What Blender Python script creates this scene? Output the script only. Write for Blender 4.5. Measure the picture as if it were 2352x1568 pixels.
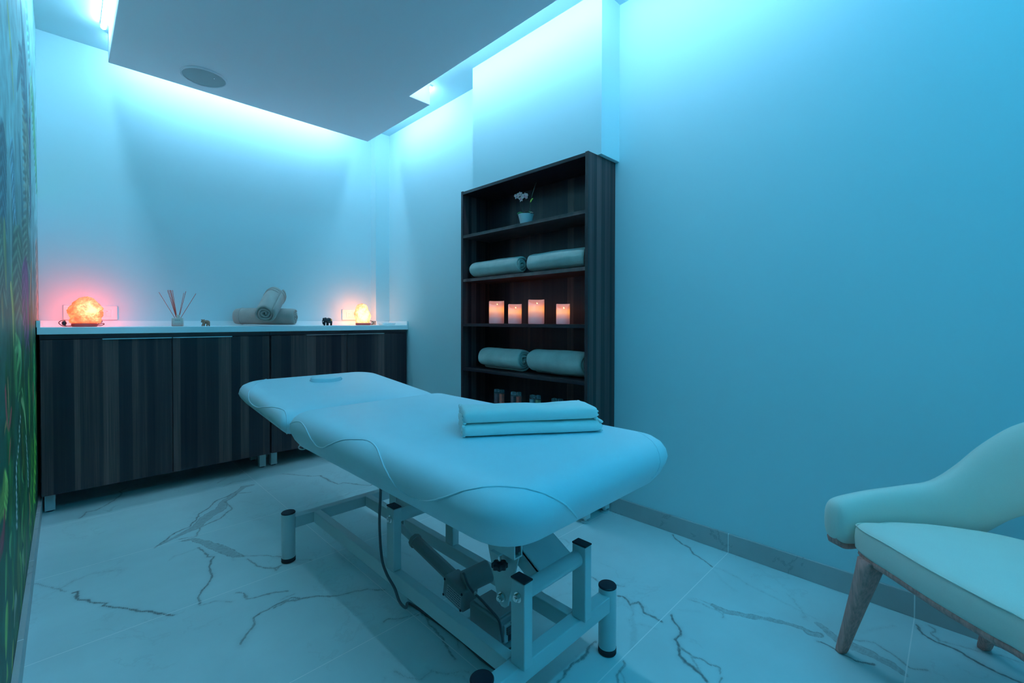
import bpy, bmesh, math, random
import numpy as np
from mathutils import Vector, Matrix, noise
sc = bpy.context.scene
COL = sc.collection
for o in list(bpy.data.objects): bpy.data.objects.remove(o)

# ---------------------------------------------------------------- camera, world, exposure
YAW, PITCH, ROLL = .7852, .0124, .0019
F = Vector((math.sin(YAW)*math.cos(PITCH), math.cos(YAW)*math.cos(PITCH), -math.sin(PITCH)))
R0 = Vector((math.cos(YAW), -math.sin(YAW), 0)); U0 = R0.cross(F)
RR = R0*math.cos(ROLL)+U0*math.sin(ROLL); UU = U0*math.cos(ROLL)-R0*math.sin(ROLL)
cd = bpy.data.cameras.new('camera'); cam = bpy.data.objects.new('camera', cd); COL.objects.link(cam)
cam.matrix_world = Matrix(((RR.x, UU.x, -F.x, 0), (RR.y, UU.y, -F.y, 0), (RR.z, UU.z, -F.z, 1.0), (0, 0, 0, 1)))
cd.sensor_fit = 'HORIZONTAL'; cd.sensor_width = 36; cd.lens = 1026.7*36/2352
cd.shift_y = -(784-749.8)/2352; cd.clip_start = .01
sc.camera = cam
w = bpy.data.worlds.new('world'); sc.world = w; w.use_nodes = True
w.node_tree.nodes['Background'].inputs[0].default_value = (.02, .05, .07, 1)
w.node_tree.nodes['Background'].inputs[1].default_value = .2
sc.view_settings.view_transform = 'Standard'; sc.view_settings.look = 'None'
sc.view_settings.exposure = 0.0; sc.view_settings.gamma = 1.0
sc.view_settings.use_curve_mapping = False
sc.cycles.use_denoising = True
sc.cycles.max_bounces = 12; sc.cycles.diffuse_bounces = 8; sc.cycles.glossy_bounces = 4
sc.cycles.sample_clamp_indirect = 6
TUBE = (.49, .97, 1.36)      # colour of the cove tubes
TUBE_POWER = 46.0
FRONT_FILL = (.04, .80, 1.36); FILL_POWER = 75.0  # unseen fill light, added to brighten the table and counter front
LAMP1 = (5.5, 1.15, .38); LAMP2 = (7.5, 2.5, .72)

# ---------------------------------------------------------------- room measurements (metres)
XR = 2.032; XL = -.105; YB = 3.66; YF = -1.7; ZC = 2.626
COLX = 1.902; COLY = 3.568
SZ = 2.464; SX0 = .184; SX1 = 1.601; SX2 = 1.763; SY = 3.438; SN = 2.554
CTOP = .9635

# ---------------------------------------------------------------- helpers
class MB:
    def __init__(s): s.v = []; s.f = []
    def add(s, vs, fs):
        n = len(s.v); s.v += [tuple(v) for v in vs]; s.f += [tuple(i+n for i in f) for f in fs]; return s
    def box(s, x0, x1, y0, y1, z0, z1, M=None):
        vs = [Vector((x, y, z)) for z in (z0, z1) for y in (y0, y1) for x in (x0, x1)]
        if M is not None: vs = [M @ v for v in vs]
        return s.add(vs, [(0, 2, 3, 1), (4, 5, 7, 6), (0, 1, 5, 4), (2, 6, 7, 3), (0, 4, 6, 2), (1, 3, 7, 5)])
    def cyl(s, a, b, r, r2=None, n=24, caps=True):
        a = Vector(a); b = Vector(b); r2 = r if r2 is None else r2
        d = (b-a).normalized(); u = d.orthogonal().normalized(); v = d.cross(u)
        vs = []
        for p, q in ((a, r), (b, r2)):
            vs += [p+(u*math.cos(t)+v*math.sin(t))*q for t in [2*math.pi*i/n for i in range(n)]]
        fs = [(i, (i+1) % n, n+(i+1) % n, n+i) for i in range(n)]
        if caps: fs += [tuple(range(n))[::-1], tuple(range(n, 2*n))]
        return s.add(vs, fs)
    def lathe(s, c, prof, n=40, squash=(1, 1)):
        c = Vector(c); vs = []
        for r, z in prof:
            vs += [c+Vector((r*math.cos(2*math.pi*i/n)*squash[0], r*math.sin(2*math.pi*i/n)*squash[1], z)) for i in range(n)]
        fs = []
        for k in range(len(prof)-1):
            fs += [(k*n+i, k*n+(i+1) % n, (k+1)*n+(i+1) % n, (k+1)*n+i) for i in range(n)]
        fs += [tuple(range(n))[::-1], tuple(range((len(prof)-1)*n, len(prof)*n))]
        return s.add(vs, fs)
    def tube(s, pts, r, n=8, sub=4, rs=None):
        P = smooth_path(pts, sub); vs = []; u = None
        for i, p in enumerate(P):
            d = (P[min(i+1, len(P)-1)]-P[max(i-1, 0)])
            d = d.normalized() if d.length > 1e-9 else Vector((0, 0, 1))
            u = d.orthogonal().normalized() if u is None else (u-d*u.dot(d)).normalized()
            v = d.cross(u); q = r if rs is None else rs[min(len(rs)-1, int(i/len(P)*len(rs)))]
            vs += [p+(u*math.cos(2*math.pi*k/n)+v*math.sin(2*math.pi*k/n))*q for k in range(n)]
        m = len(P)
        fs = [(j*n+k, j*n+(k+1) % n, (j+1)*n+(k+1) % n, (j+1)*n+k) for j in range(m-1) for k in range(n)]
        fs += [tuple(range(n))[::-1], tuple(range((m-1)*n, m*n))]
        return s.add(vs, fs)
    def prism(s, poly, axis, a, b):
        """poly: 2-D outline in the two other axes; extruded from a to b along axis (0,1,2)"""
        def P(q, t):
            return {0: (t, q[0], q[1]), 1: (q[0], t, q[1]), 2: (q[0], q[1], t)}[axis]
        n = len(poly); vs = [P(q, a) for q in poly]+[P(q, b) for q in poly]
        return s.add(vs, [(i, (i+1) % n, n+(i+1) % n, n+i) for i in range(n)]+[tuple(range(n))[::-1], tuple(range(n, 2*n))])
    def loft(s, rings, caps=True, closed=True):
        n = len(rings[0]); vs = [p for r in rings for p in r]
        fs = [(j*n+k, j*n+(k+1) % n, (j+1)*n+(k+1) % n, (j+1)*n+k) for j in range(len(rings)-1) for k in range(n if closed else n-1)]
        if caps: fs += [tuple(range(n))[::-1], tuple(range((len(rings)-1)*n, len(rings)*n))]
        return s.add(vs, fs)
    def ball(s, c, r, n=12, M=None):
        c = Vector(c); r = (r, r, r) if isinstance(r, (int, float)) else r
        vs = []; m = n//2+1
        for j in range(1, m):
            t = math.pi*j/m
            vs += [Vector((r[0]*math.sin(t)*math.cos(2*math.pi*i/n), r[1]*math.sin(t)*math.sin(2*math.pi*i/n), r[2]*math.cos(t))) for i in range(n)]
        top = len(vs); vs += [Vector((0, 0, r[2])), Vector((0, 0, -r[2]))]
        if M is not None: vs = [M @ v for v in vs]
        fs = [(j*n+i, (j+1)*n+i, (j+1)*n+(i+1) % n, j*n+(i+1) % n) for j in range(m-2) for i in range(n)]
        fs += [(top, i, (i+1) % n) for i in range(n)]+[((m-2)*n+(i+1) % n, (m-2)*n+i, top+1) for i in range(n)]
        return s.add([c+v for v in vs], fs)

def smooth_path(pts, sub):
    P = [Vector(p) for p in pts]
    if sub <= 1 or len(P) < 3: return P
    out = []
    for i in range(len(P)-1):
        p0 = P[max(i-1, 0)]; p1 = P[i]; p2 = P[i+1]; p3 = P[min(i+2, len(P)-1)]
        for k in range(sub):
            t = k/sub
            out.append(.5*((2*p1)+(p2-p0)*t+(2*p0-5*p1+4*p2-p3)*t*t+(3*p1-p0-3*p2+p3)*t**3))
    out.append(P[-1]); return out

LOC = {}
def thing(name, loc, label, cat, group=None, kind=None):
    o = bpy.data.objects.new(name, None); COL.objects.link(o); o.empty_display_size = .05
    o.location = loc; LOC[o.name] = Vector(loc)
    o['label'] = label; o['category'] = cat
    if group: o['group'] = group
    return o
def fixnormals(me):
    bm = bmesh.new(); bm.from_mesh(me); bmesh.ops.recalc_face_normals(bm, faces=bm.faces); bm.to_mesh(me); bm.free()
def obj(name, mb, mat, parent=None, loc=None, smooth=False, bevel=0, seg=2, sub=0, mods=None, label=None):
    if parent is not None: L = LOC[parent.name]
    elif loc is not None: L = Vector(loc)
    else:
        a = np.array(mb.v); L = Vector(((a[:, 0].min()+a[:, 0].max())/2, (a[:, 1].min()+a[:, 1].max())/2, a[:, 2].min()))
    me = bpy.data.meshes.new(name); me.from_pydata([tuple(Vector(v)-L) for v in mb.v], [], mb.f); fixnormals(me)
    o = bpy.data.objects.new(name, me); COL.objects.link(o)
    me.materials.append(mat)
    if parent is not None: o.parent = parent
    else: o.location = L
    LOC[o.name] = L
    if smooth:
        for p in me.polygons: p.use_smooth = True
    if bevel:
        m = o.modifiers.new('bevel', 'BEVEL'); m.width = bevel; m.segments = seg; m.limit_method = 'ANGLE'; m.angle_limit = math.radians(40)
        if smooth is not False or seg > 1:
            for p in me.polygons: p.use_smooth = True
            m.harden_normals = True
    if sub:
        m = o.modifiers.new('sub', 'SUBSURF'); m.levels = sub; m.render_levels = sub
    if label: o['label'] = label
    return o
def tag(o, label, cat, group=None):
    o['label'] = label; o['category'] = cat
    if group: o['group'] = group
    return o
def struct(o): o['kind'] = 'structure'; return o
def auto_smooth(o, ang=40):
    me = o.data; bm = bmesh.new(); bm.from_mesh(me)
    for f in bm.faces: f.smooth = True
    for e in bm.edges:
        if len(e.link_faces) == 2 and e.calc_face_angle(0) > math.radians(ang): e.smooth = False
    bm.to_mesh(me); bm.free(); return o

# ---------------------------------------------------------------- materials
def mat(name, col=(.8, .8, .8), rough=.5, metal=0, spec=.5, coat=0, emit=None, es=1, trans=0, ior=1.45, sheen=0):
    m = bpy.data.materials.new(name); m.use_nodes = True; b = m.node_tree.nodes['Principled BSDF']
    b.inputs['Base Color'].default_value = (*col, 1); b.inputs['Roughness'].default_value = rough
    b.inputs['Metallic'].default_value = metal; b.inputs['Specular IOR Level'].default_value = spec
    b.inputs['Coat Weight'].default_value = coat; b.inputs['Transmission Weight'].default_value = trans; b.inputs['IOR'].default_value = ior
    b.inputs['Sheen Weight'].default_value = sheen
    if emit: b.inputs['Emission Color'].default_value = (*emit, 1); b.inputs['Emission Strength'].default_value = es
    return m
class NT:
    def __init__(s, m): s.t = m.node_tree; s.b = s.t.nodes['Principled BSDF']
    def n(s, typ, **kw):
        x = s.t.nodes.new(typ)
        for k, v in kw.items():
            if k in x.inputs: x.inputs[k].default_value = v
            else: setattr(x, k, v)
        return x
    def l(s, a, b): s.t.links.new(a, b)
    def math(s, op, a, b=None, c=None, clamp=False):
        x = s.t.nodes.new('ShaderNodeMath'); x.operation = op; x.use_clamp = clamp
        for i, v in enumerate((a, b, c)):
            if v is None: continue
            if isinstance(v, (int, float)): x.inputs[i].default_value = v
            else: s.l(v, x.inputs[i])
        return x.outputs[0]
    def mix(s, fac, a, b, mode='MIX'):
        x = s.t.nodes.new('ShaderNodeMix'); x.data_type = 'RGBA'; x.blend_type = mode
        for i, v in ((0, fac), (6, a), (7, b)):
            if isinstance(v, (int, float)): x.inputs[i].default_value = v
            elif isinstance(v, tuple): x.inputs[i].default_value = (*v, 1) if len(v) == 3 else v
            else: s.l(v, x.inputs[i])
        return x.outputs[2]
    def pos(s): return s.n('ShaderNodeNewGeometry').outputs['Position']
    def noise(s, vec, scale, detail=4, rough=.5, xyz=None):
        if xyz:
            mp = s.n('ShaderNodeMapping'); mp.inputs['Scale'].default_value = xyz; s.l(vec, mp.inputs['Vector']); vec = mp.outputs[0]
        x = s.n('ShaderNodeTexNoise'); x.inputs['Scale'].default_value = scale; x.inputs['Detail'].default_value = detail
        x.inputs['Roughness'].default_value = rough; s.l(vec, x.inputs['Vector']); return x.outputs['Fac']
    def ramp(s, fac, stops, interp='LINEAR'):
        x = s.n('ShaderNodeValToRGB'); e = x.color_ramp; e.interpolation = interp
        for i, (p, c) in enumerate(stops):
            el = e.elements[i] if i < 2 else e.elements.new(p)
            el.position = p
            el.color = (*c, 1) if isinstance(c, tuple) else (c, c, c, 1)
        s.l(fac, x.inputs[0]); return x.outputs[0]
    def bump(s, h, strength=.2, dist=.002):
        x = s.n('ShaderNodeBump'); x.inputs['Strength'].default_value = strength; x.inputs['Distance'].default_value = dist
        s.l(h, x.inputs['Height']); s.l(x.outputs[0], s.b.inputs['Normal'])
    def base(s, c): s.l(c, s.b.inputs['Base Color'])

def fabric(name, col, scale=900, rough=.85, var=.12, bstr=.25, sheen=.2, dist=.0015):
    m = mat(name, col, rough, spec=.2, sheen=sheen); n = NT(m); p = n.pos()
    a = n.noise(p, scale, 2); b = n.noise(p, 14, 3)
    k = n.math('ADD', n.math('MULTIPLY', a, .6), n.math('MULTIPLY', b, .4))
    c0 = tuple(c*(1-var) for c in col); c1 = tuple(min(1, c*(1+var)) for c in col)
    n.base(n.ramp(k, [(.35, c0), (.65, c1)])); n.bump(a, bstr, dist); return m

def wall_paint():
    m = mat('wall_paint', (.56, .76, .79), .75, spec=.25); n = NT(m); p = n.pos()
    n.bump(n.noise(p, 260, 3), .12, .0008); return m

def wood(name, axis, stripes=None, dens=13, rough=.38):
    """dark walnut-style laminate with vertical stripes; axis = world axis the stripes step along"""
    m = mat(name, (.05, .03, .03), rough, spec=.4); n = NT(m); p = n.pos()
    sp = n.n('ShaderNodeSeparateXYZ'); n.l(p, sp.inputs[0])
    u = sp.outputs[axis]; z = sp.outputs[2]
    oth = sp.outputs[1-axis]
    wob = n.noise(p, 1.0, 2, xyz=(9, 9, .8))
    if stripes:
        lo, hi, st = stripes
        t = n.math('DIVIDE', n.math('SUBTRACT', u, lo), hi-lo)
        val = n.ramp(t, [((x-lo)/(hi-lo), v) for x, v in st], 'CONSTANT')
    else:
        w1 = n.noise(p, 1.0, 1, xyz=(5, 5, .0) if axis < 2 else (0, 0, 5))
        q = n.math('FLOOR', n.math('ADD', n.math('MULTIPLY', u, dens), n.math('MULTIPLY', w1, 5)))
        wn = n.n('ShaderNodeTexWhiteNoise', noise_dimensions='1D'); n.l(q, wn.inputs['W']); val = wn.outputs['Value']
        val = n.math('MULTIPLY', val, val)
    sc_ = [14, 14, 14]; sc_[axis] = 230; sc_[2] = 2.2
    g1 = n.noise(p, 1.0, 5, .65, xyz=tuple(sc_))
    sc2 = [8, 8, 1.0]; sc2[axis] = 42
    g2 = n.noise(p, 1.0, 4, .6, xyz=tuple(sc2))
    v = n.math('ADD', n.math('MULTIPLY', val, .70), n.math('MULTIPLY', n.math('SUBTRACT', g2, .45), .55))
    v = n.math('MULTIPLY', n.math('ADD', v, .03), n.math('ADD', n.math('MULTIPLY', g1, 1.5), .2), clamp=True)
    n.base(n.ramp(v, [(0, (.012, .008, .013)), (.3, (.038, .023, .026)), (1, (.20, .105, .095))]))
    n.bump(g1, .12, .0006)
    return m

M = {}
M['wall'] = wall_paint()
M['ceil'] = M['wall']
def soffit_paint():
    m = mat('soffit_paint', (.78, .69, .71), .8, spec=.2); n = NT(m); n.bump(n.noise(n.pos(), 300, 3), .1, .0006); return m
M['soffit'] = soffit_paint()
M['upl'] = fabric('white_upholstery', (.70, .87, .92), 700, .42, .02, .10, 0, .0006)
M['upl'].node_tree.nodes['Principled BSDF'].inputs['Specular IOR Level'].default_value = .45
M['chair'] = fabric('cream_leatherette', (.84, .74, .64), 500, .5, .02, .12, 0, .0006)
M['steel'] = mat('white_powder_coat', (.56, .62, .62), .38)
_n = NT(M['steel']); _n.bump(_n.noise(_n.pos(), 900, 2), .08, .0004)
M['black'] = mat('black_plastic', (.02, .015, .025), .45)
M['rubber'] = mat('black_rubber', (.02, .016, .024), .7)
M['chrome'] = mat('chrome', (.75, .72, .70), .18, 1)
M['alu'] = mat('brushed_aluminium', (.8, .78, .76), .3, 1)
M['grey'] = mat('grey_motor_plastic', (.34, .31, .31), .5)
M['dgrey'] = mat('dark_grey_plastic', (.12, .10, .11), .5)
M['sticker'] = mat('sticker_paper', (.55, .5, .5), .6)
M['counter'] = mat('white_worktop', (.80, .90, .91), .30, spec=.5)
M['lampwood'] = wood('lamp_base_wood', 0, None, 40)
M['lampbase'] = mat('red_brown_lamp_wood', (.62, .07, .07), .5)
M['plastic'] = mat('white_plastic', (.85, .84, .83), .35)
M['sheet'] = fabric('white_cotton_sheet', (.80, .86, .84), 1500, .9, .03, .15, .1, .0006)
M['towel'] = fabric('taupe_terry_towel', (.50, .41, .36), 620, .95, .18, .9, .5, .003)
M['towel2'] = fabric('grey_green_terry_towel', (.52, .52, .46), 620, .95, .2, .9, .5, .003)
M['greenleaf'] = mat('green_leaf', (.12, .42, .16), .4)
M['lightgreen'] = mat('yellow_green_bud', (.75, .8, .12), .5)
M['bark'] = mat('dark_stem', (.06, .05, .04), .7)
M['petal'] = mat('pink_petal', (.80, .42, .40), .6, sheen=.3)
M['petal2'] = mat('magenta_lip', (.9, .15, .3), .5)
M['reed'] = mat('red_brown_reed', (.62, .10, .07), .6)
M['bronze'] = mat('brown_bronze', (.36, .17, .11), .45, .3)
M['ebony'] = mat('black_gloss_carving', (.02, .016, .02), .18)
M['amber'] = mat('amber_paint', (.75, .22, .03), .3)
M['chairwood'] = mat('chair_wood', (.25, .11, .09), .5)
def chairwood():
    m = M['chairwood']; n = NT(m); g = n.noise(n.pos(), 1.0, 4, .6, xyz=(170, 170, 7))
    n.base(n.ramp(g, [(.3, (.42, .17, .15)), (.7, (.80, .31, .26))])); n.bump(g, .25, .001)
chairwood()

# ---------------------------------------------------------------- marble: vein field traced on the floor plane
VEINS=[(0.8,0,[(0.042,3.13,0.0056),(0.074,3.213,0.0042),(0.106,3.206,0.0021),(0.152,3.261,0.0013),(0.188,3.304,0.0013),(0.217,3.387,0.0023),(0.213,3.465,0.0023),(0.25,3.505,0.0014)]),
(0.6,1,[(0.106,3.206,0.0008),(0.137,3.187,0.0013),(0.162,3.138,0.0058),(0.182,3.205,0.0051),(0.21,3.203,0.0017)]),
(1,1,[(0.273,2.495,0.0014),(0.311,2.523,0.0057),(0.383,2.563,0.0097),(0.444,2.602,0.0139),(0.501,2.697,0.0202),(0.576,2.765,0.0203),(0.628,2.883,0.0098),(0.682,2.942,0.0092),(0.755,3.036,0.0105),(0.794,3.029,0.0068)]),
(0.9,0,[(0.273,2.495,0.0011),(0.352,2.603,0.0011),(0.42,2.626,0.0012),(0.492,2.776,0.0012),(0.595,2.915,0.0013),(0.646,2.934,0.0014),(0.696,2.972,0.0014)]),
(0.8,0,[(0.364,2.507,0.0011),(0.419,2.489,0.0011),(0.458,2.588,0.0012),(0.548,2.628,0.0012),(0.618,2.723,0.0013),(0.623,2.847,0.0013),(0.696,2.942,0.0014),(0.76,2.914,0.0014)]),
(1,1,[(0.351,2.484,0.0014),(0.405,2.466,0.008),(0.44,2.396,0.0126),(0.468,2.298,0.014),(0.49,2.234,0.0166),(0.507,2.169,0.0115),(0.533,2.127,0.0027)]),
(0.7,0,[(0.526,2.142,0.001),(0.587,2.094,0.001),(0.633,2.028,0.001),(0.67,2.007,0.001)]),
(0.8,0,[(0.536,2.101,0.0013),(0.542,2.042,0.0013),(0.556,1.984,0.0013),(0.59,1.943,0.0013),(0.615,1.947,0.0013)]),
(0.6,0,[(0.679,1.951,0.001),(0.718,1.905,0.001)]),
(0.9,0,[(0.407,2.358,0.0011),(0.42,2.288,0.0014),(0.416,2.243,0.002),(0.435,2.225,0.002),(0.409,2.152,0.0013),(0.401,2.075,0.0031),(0.369,1.99,0.0024),(0.338,1.938,0.0017),(0.321,1.887,0.0014)]),
(0.5,0,[(0.416,2.243,0.001),(0.468,2.248,0.001),(0.49,2.186,0.001),(0.492,2.129,0.001)]),
(0.5,0,[(0.303,2.316,0.0008),(0.317,2.349,0.0008),(0.356,2.351,0.0009),(0.407,2.358,0.0009)]),
(0.7,0,[(-0.09,2.471,0.0012),(-0.056,2.427,0.0024),(-0.026,2.364,0.0015),(-0.008,2.316,0.0009)]),
(1,0,[(0.014,2.288,0.0009),(0.027,2.284,0.0015),(0.022,2.256,0.0017),(0.027,2.217,0.0034),(0.069,2.159,0.0017),(0.1,2.12,0.0028),(0.089,2.112,0.0028),(0.119,2.066,0.0028),(0.168,1.991,0.0025),(0.217,1.922,0.0022),(0.259,1.873,0.0011)]),
(0.55,0,[(-0.019,2.363,0.0006),(0.026,2.394,0.0009),(0.07,2.415,0.0009),(0.102,2.4,0.001),(0.157,2.359,0.0032)]),
(0.6,0,[(0.319,1.878,0.0008),(0.358,1.869,0.0008),(0.419,1.817,0.0009)]),
(0.8,0,[(0.432,1.873,0.0012),(0.458,1.848,0.0015),(0.458,1.795,0.0011),(0.499,1.783,0.0017),(0.532,1.768,0.0012),(0.578,1.746,0.0006)]),
(0.85,0,[(0.375,1.562,0.0074),(0.408,1.602,0.0061),(0.425,1.622,0.0036),(0.446,1.669,0.0016),(0.478,1.677,0.0011),(0.515,1.683,0.0011),(0.565,1.694,0.0011),(0.621,1.65,0.0012),(0.676,1.607,0.0012)]),
(0.6,0,[(0.656,3.215,0.0015),(0.726,3.295,0.0041),(0.778,3.286,0.0051),(0.826,3.351,0.0016)]),
(0.6,0,[(0.666,3.124,0.0014),(0.735,3.17,0.0069),(0.808,3.156,0.002)]),
(0.8,0,[(0.997,3.107,0.0031),(1.056,3.029,0.0026),(1.11,2.94,0.002),(1.16,2.909,0.0031),(1.17,2.774,0.0025)]),
(0.85,0,[(1.154,2.904,0.0024),(1.161,2.788,0.0019),(1.172,2.673,0.0011),(1.207,2.677,0.0015),(1.224,2.655,0.0019),(1.266,2.568,0.003),(1.306,2.523,0.003),(1.33,2.53,0.0023),(1.347,2.645,0.0012)]),
(0.5,0,[(1.195,3.46,0.0014),(1.247,3.354,0.0036),(1.283,3.248,0.0053),(1.296,3.149,0.0013)]),
(0.6,0,[(1.238,3.454,0.0014),(1.292,3.291,0.0013),(1.322,3.157,0.0013)]),
(0.5,1,[(1.126,2.482,0.0035),(1.165,2.499,0.005),(1.195,2.493,0.0029)]),
(0.9,0,[(2.008,0.938,0.0011),(1.952,0.877,0.0014),(1.943,0.827,0.0017),(1.902,0.794,0.002),(1.883,0.752,0.0016),(1.858,0.704,0.0016)]),
(0.5,0,[(1.858,0.704,0.001),(1.865,0.648,0.0012),(1.848,0.592,0.0009),(1.828,0.537,0.0009),(1.808,0.464,0.0008),(1.798,0.398,0.0005),(1.781,0.335,0.0005)]),
(0.4,0,[(1.833,0.694,0.0006),(1.802,0.651,0.0006),(1.755,0.585,0.0006)]),
(1,1,[(1.585,0.685,0.0011),(1.616,0.649,0.0017),(1.612,0.605,0.0033),(1.607,0.557,0.0065),(1.632,0.5,0.0069),(1.666,0.447,0.0068),(1.685,0.392,0.0052),(1.694,0.355,0.0051),(1.687,0.331,0.0065),(1.697,0.308,0.0075)]),
(0.4,0,[(1.498,0.681,0.0008),(1.517,0.646,0.0027),(1.537,0.617,0.0008)]),
(0.6,0,[(1.581,0.684,0.0008),(1.592,0.64,0.0008),(1.592,0.597,0.0008),(1.593,0.561,0.0008),(1.57,0.549,0.0008)]),
(1,0,[(1.454,0.689,0.0008),(1.43,0.669,0.0021),(1.414,0.642,0.0036),(1.382,0.621,0.004),(1.355,0.622,0.0034),(1.33,0.597,0.0043),(1.292,0.58,0.0033),(1.279,0.556,0.0023),(1.273,0.529,0.0018),(1.262,0.502,0.0015),(1.249,0.485,0.0013)]),
(0.8,0,[(1.329,0.59,0.001),(1.314,0.559,0.0012),(1.329,0.525,0.0018),(1.324,0.503,0.0009),(1.333,0.48,0.0007),(1.305,0.473,0.0007)]),
(0.6,0,[(1.319,0.569,0.0007),(1.288,0.532,0.0007),(1.269,0.508,0.0007)]),
(0.9,0,[(1.415,0.866,0.0006),(1.429,0.852,0.0014),(1.401,0.809,0.0033),(1.433,0.795,0.0017),(1.426,0.778,0.0016),(1.404,0.758,0.0019),(1.403,0.728,0.0013),(1.403,0.691,0.001)]),
(0.5,0,[(1.399,0.805,0.0014),(1.368,0.774,0.0011),(1.328,0.766,0.0016),(1.3,0.747,0.0008),(1.335,0.73,0.0008),(1.358,0.694,0.0005)]),
(0.35,1,[(1.365,0.777,0.0048),(1.313,0.743,0.0066),(1.27,0.715,0.0084),(1.213,0.697,0.0052)]),
(0.7,0,[(1.453,1.026,0.0012),(1.448,0.983,0.0009),(1.451,0.936,0.0006),(1.487,0.888,0.0006)]),
(0.9,0,[(0.956,0.776,0.0035),(0.986,0.777,0.0031),(1.031,0.787,0.0027),(1.062,0.786,0.0018),(1.104,0.787,0.0012),(1.164,0.794,0.001)]),
(0.8,0,[(1.072,0.659,0.0011),(1.101,0.675,0.0015),(1.117,0.674,0.0022),(1.15,0.676,0.0011),(1.159,0.69,0.0007)]),
(0.6,0,[(1.117,0.674,0.0009),(1.088,0.643,0.0009)]),
(0.8,0,[(1.274,0.458,0.0017),(1.292,0.459,0.0017)]),
(0.5,0,[(1.863,0.421,0.0006),(1.831,0.397,0.0006),(1.788,0.367,0.0005),(1.746,0.351,0.0005)]),
(0.6,1,[(1.597,1.3,0.0018),(1.613,1.265,0.0036),(1.59,1.227,0.0028),(1.555,1.22,0.0021)]),
(0.9,1,[(1.755,0.319,0.0066),(1.724,0.28,0.0096),(1.708,0.242,0.0113),(1.711,0.208,0.0111),(1.713,0.174,0.0091),(1.702,0.137,0.0089),(1.678,0.097,0.0057)]),
(1,0,[(1.659,0.301,0.0025),(1.659,0.269,0.0015),(1.646,0.241,0.0024),(1.645,0.203,0.0018),(1.668,0.162,0.0009)]),
(0.7,0,[(1.742,0.229,0.0013),(1.772,0.172,0.0025),(1.755,0.134,0.0012),(1.719,0.092,0.0015),(1.745,0.049,0.0009)]),
(1,0,[(1.985,0.091,0.0033),(1.934,0.071,0.0026),(1.917,0.039,0.0031),(1.917,0.008,0.0037),(1.913,-0.019,0.0055),(1.891,-0.051,0.0071),(1.874,-0.089,0.0086),(1.863,-0.121,0.0095)]),
(0.7,0,[(2.006,0.058,0.0026),(1.999,0.041,0.0016),(1.96,0.046,0.0013),(1.93,0.031,0.0025)]),
(0.6,0,[(1.93,0.031,0.0013),(1.946,-0.026,0.0012),(1.971,-0.082,0.0009),(1.985,-0.145,0.0012)]),
(0.5,0,[(1.812,0.216,0.0007),(1.868,0.178,0.0007),(1.922,0.147,0.0007)]),
(0.8,0,[(0.51,1.671,0.0006),(0.555,1.68,0.0008),(0.596,1.662,0.001),(0.662,1.619,0.0012),(0.71,1.587,0.0019),(0.745,1.572,0.0051),(0.788,1.549,0.0044),(0.83,1.502,0.001)]),
(0.7,0,[(0.523,1.773,0.0008),(0.549,1.756,0.0008),(0.578,1.747,0.0008)]),
(0.6,0,[(0.539,1.704,0.0006),(0.56,1.713,0.0006),(0.583,1.714,0.0006)]),
(0.7,0,[(0.579,1.964,0.0013),(0.589,1.926,0.0026),(0.609,1.949,0.0011)]),
(0.5,0,[(1.02,1.695,0.0007),(1.037,1.641,0.0007)]),
(0.35,1,[(1.14,2.484,0.0031),(1.175,2.499,0.0031),(1.2,2.494,0.0031)]),
(0.7,0,[(0.739,1.341,0.0016),(0.762,1.341,0.0025),(0.79,1.319,0.0025),(0.827,1.304,0.0021),(0.844,1.291,0.0006)]),
(0.8,0,[(0.87,1.394,0.0007),(0.861,1.31,0.0009),(0.854,1.261,0.0008),(0.843,1.219,0.001),(0.831,1.167,0.001),(0.823,1.111,0.0011),(0.815,1.041,0.0007)]),
(0.6,0,[(0.86,1.279,0.0006),(0.857,1.246,0.0021),(0.883,1.24,0.0025),(0.895,1.22,0.0006)]),
(0.6,0,[(0.895,1.201,0.0006),(0.882,1.166,0.001),(0.86,1.132,0.0012),(0.861,1.1,0.0016),(0.847,1.071,0.0008)]),
(0.6,0,[(0.655,1.129,0.0009),(0.67,1.095,0.0031),(0.7,1.06,0.0038),(0.735,1.058,0.0018),(0.762,1.017,0.0028),(0.8,0.987,0.0018),(0.807,0.962,0.0011)]),
(0.5,0,[(0.731,1.079,0.0005),(0.758,1.013,0.0018),(0.784,0.977,0.001),(0.783,0.947,0.0007)]),
(0.4,0,[(0.67,1.216,0.0026),(0.679,1.183,0.0018),(0.68,1.141,0.0007)]),
(0.5,0,[(0.621,1.122,0.001),(0.614,1.115,0.001)])]

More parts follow.
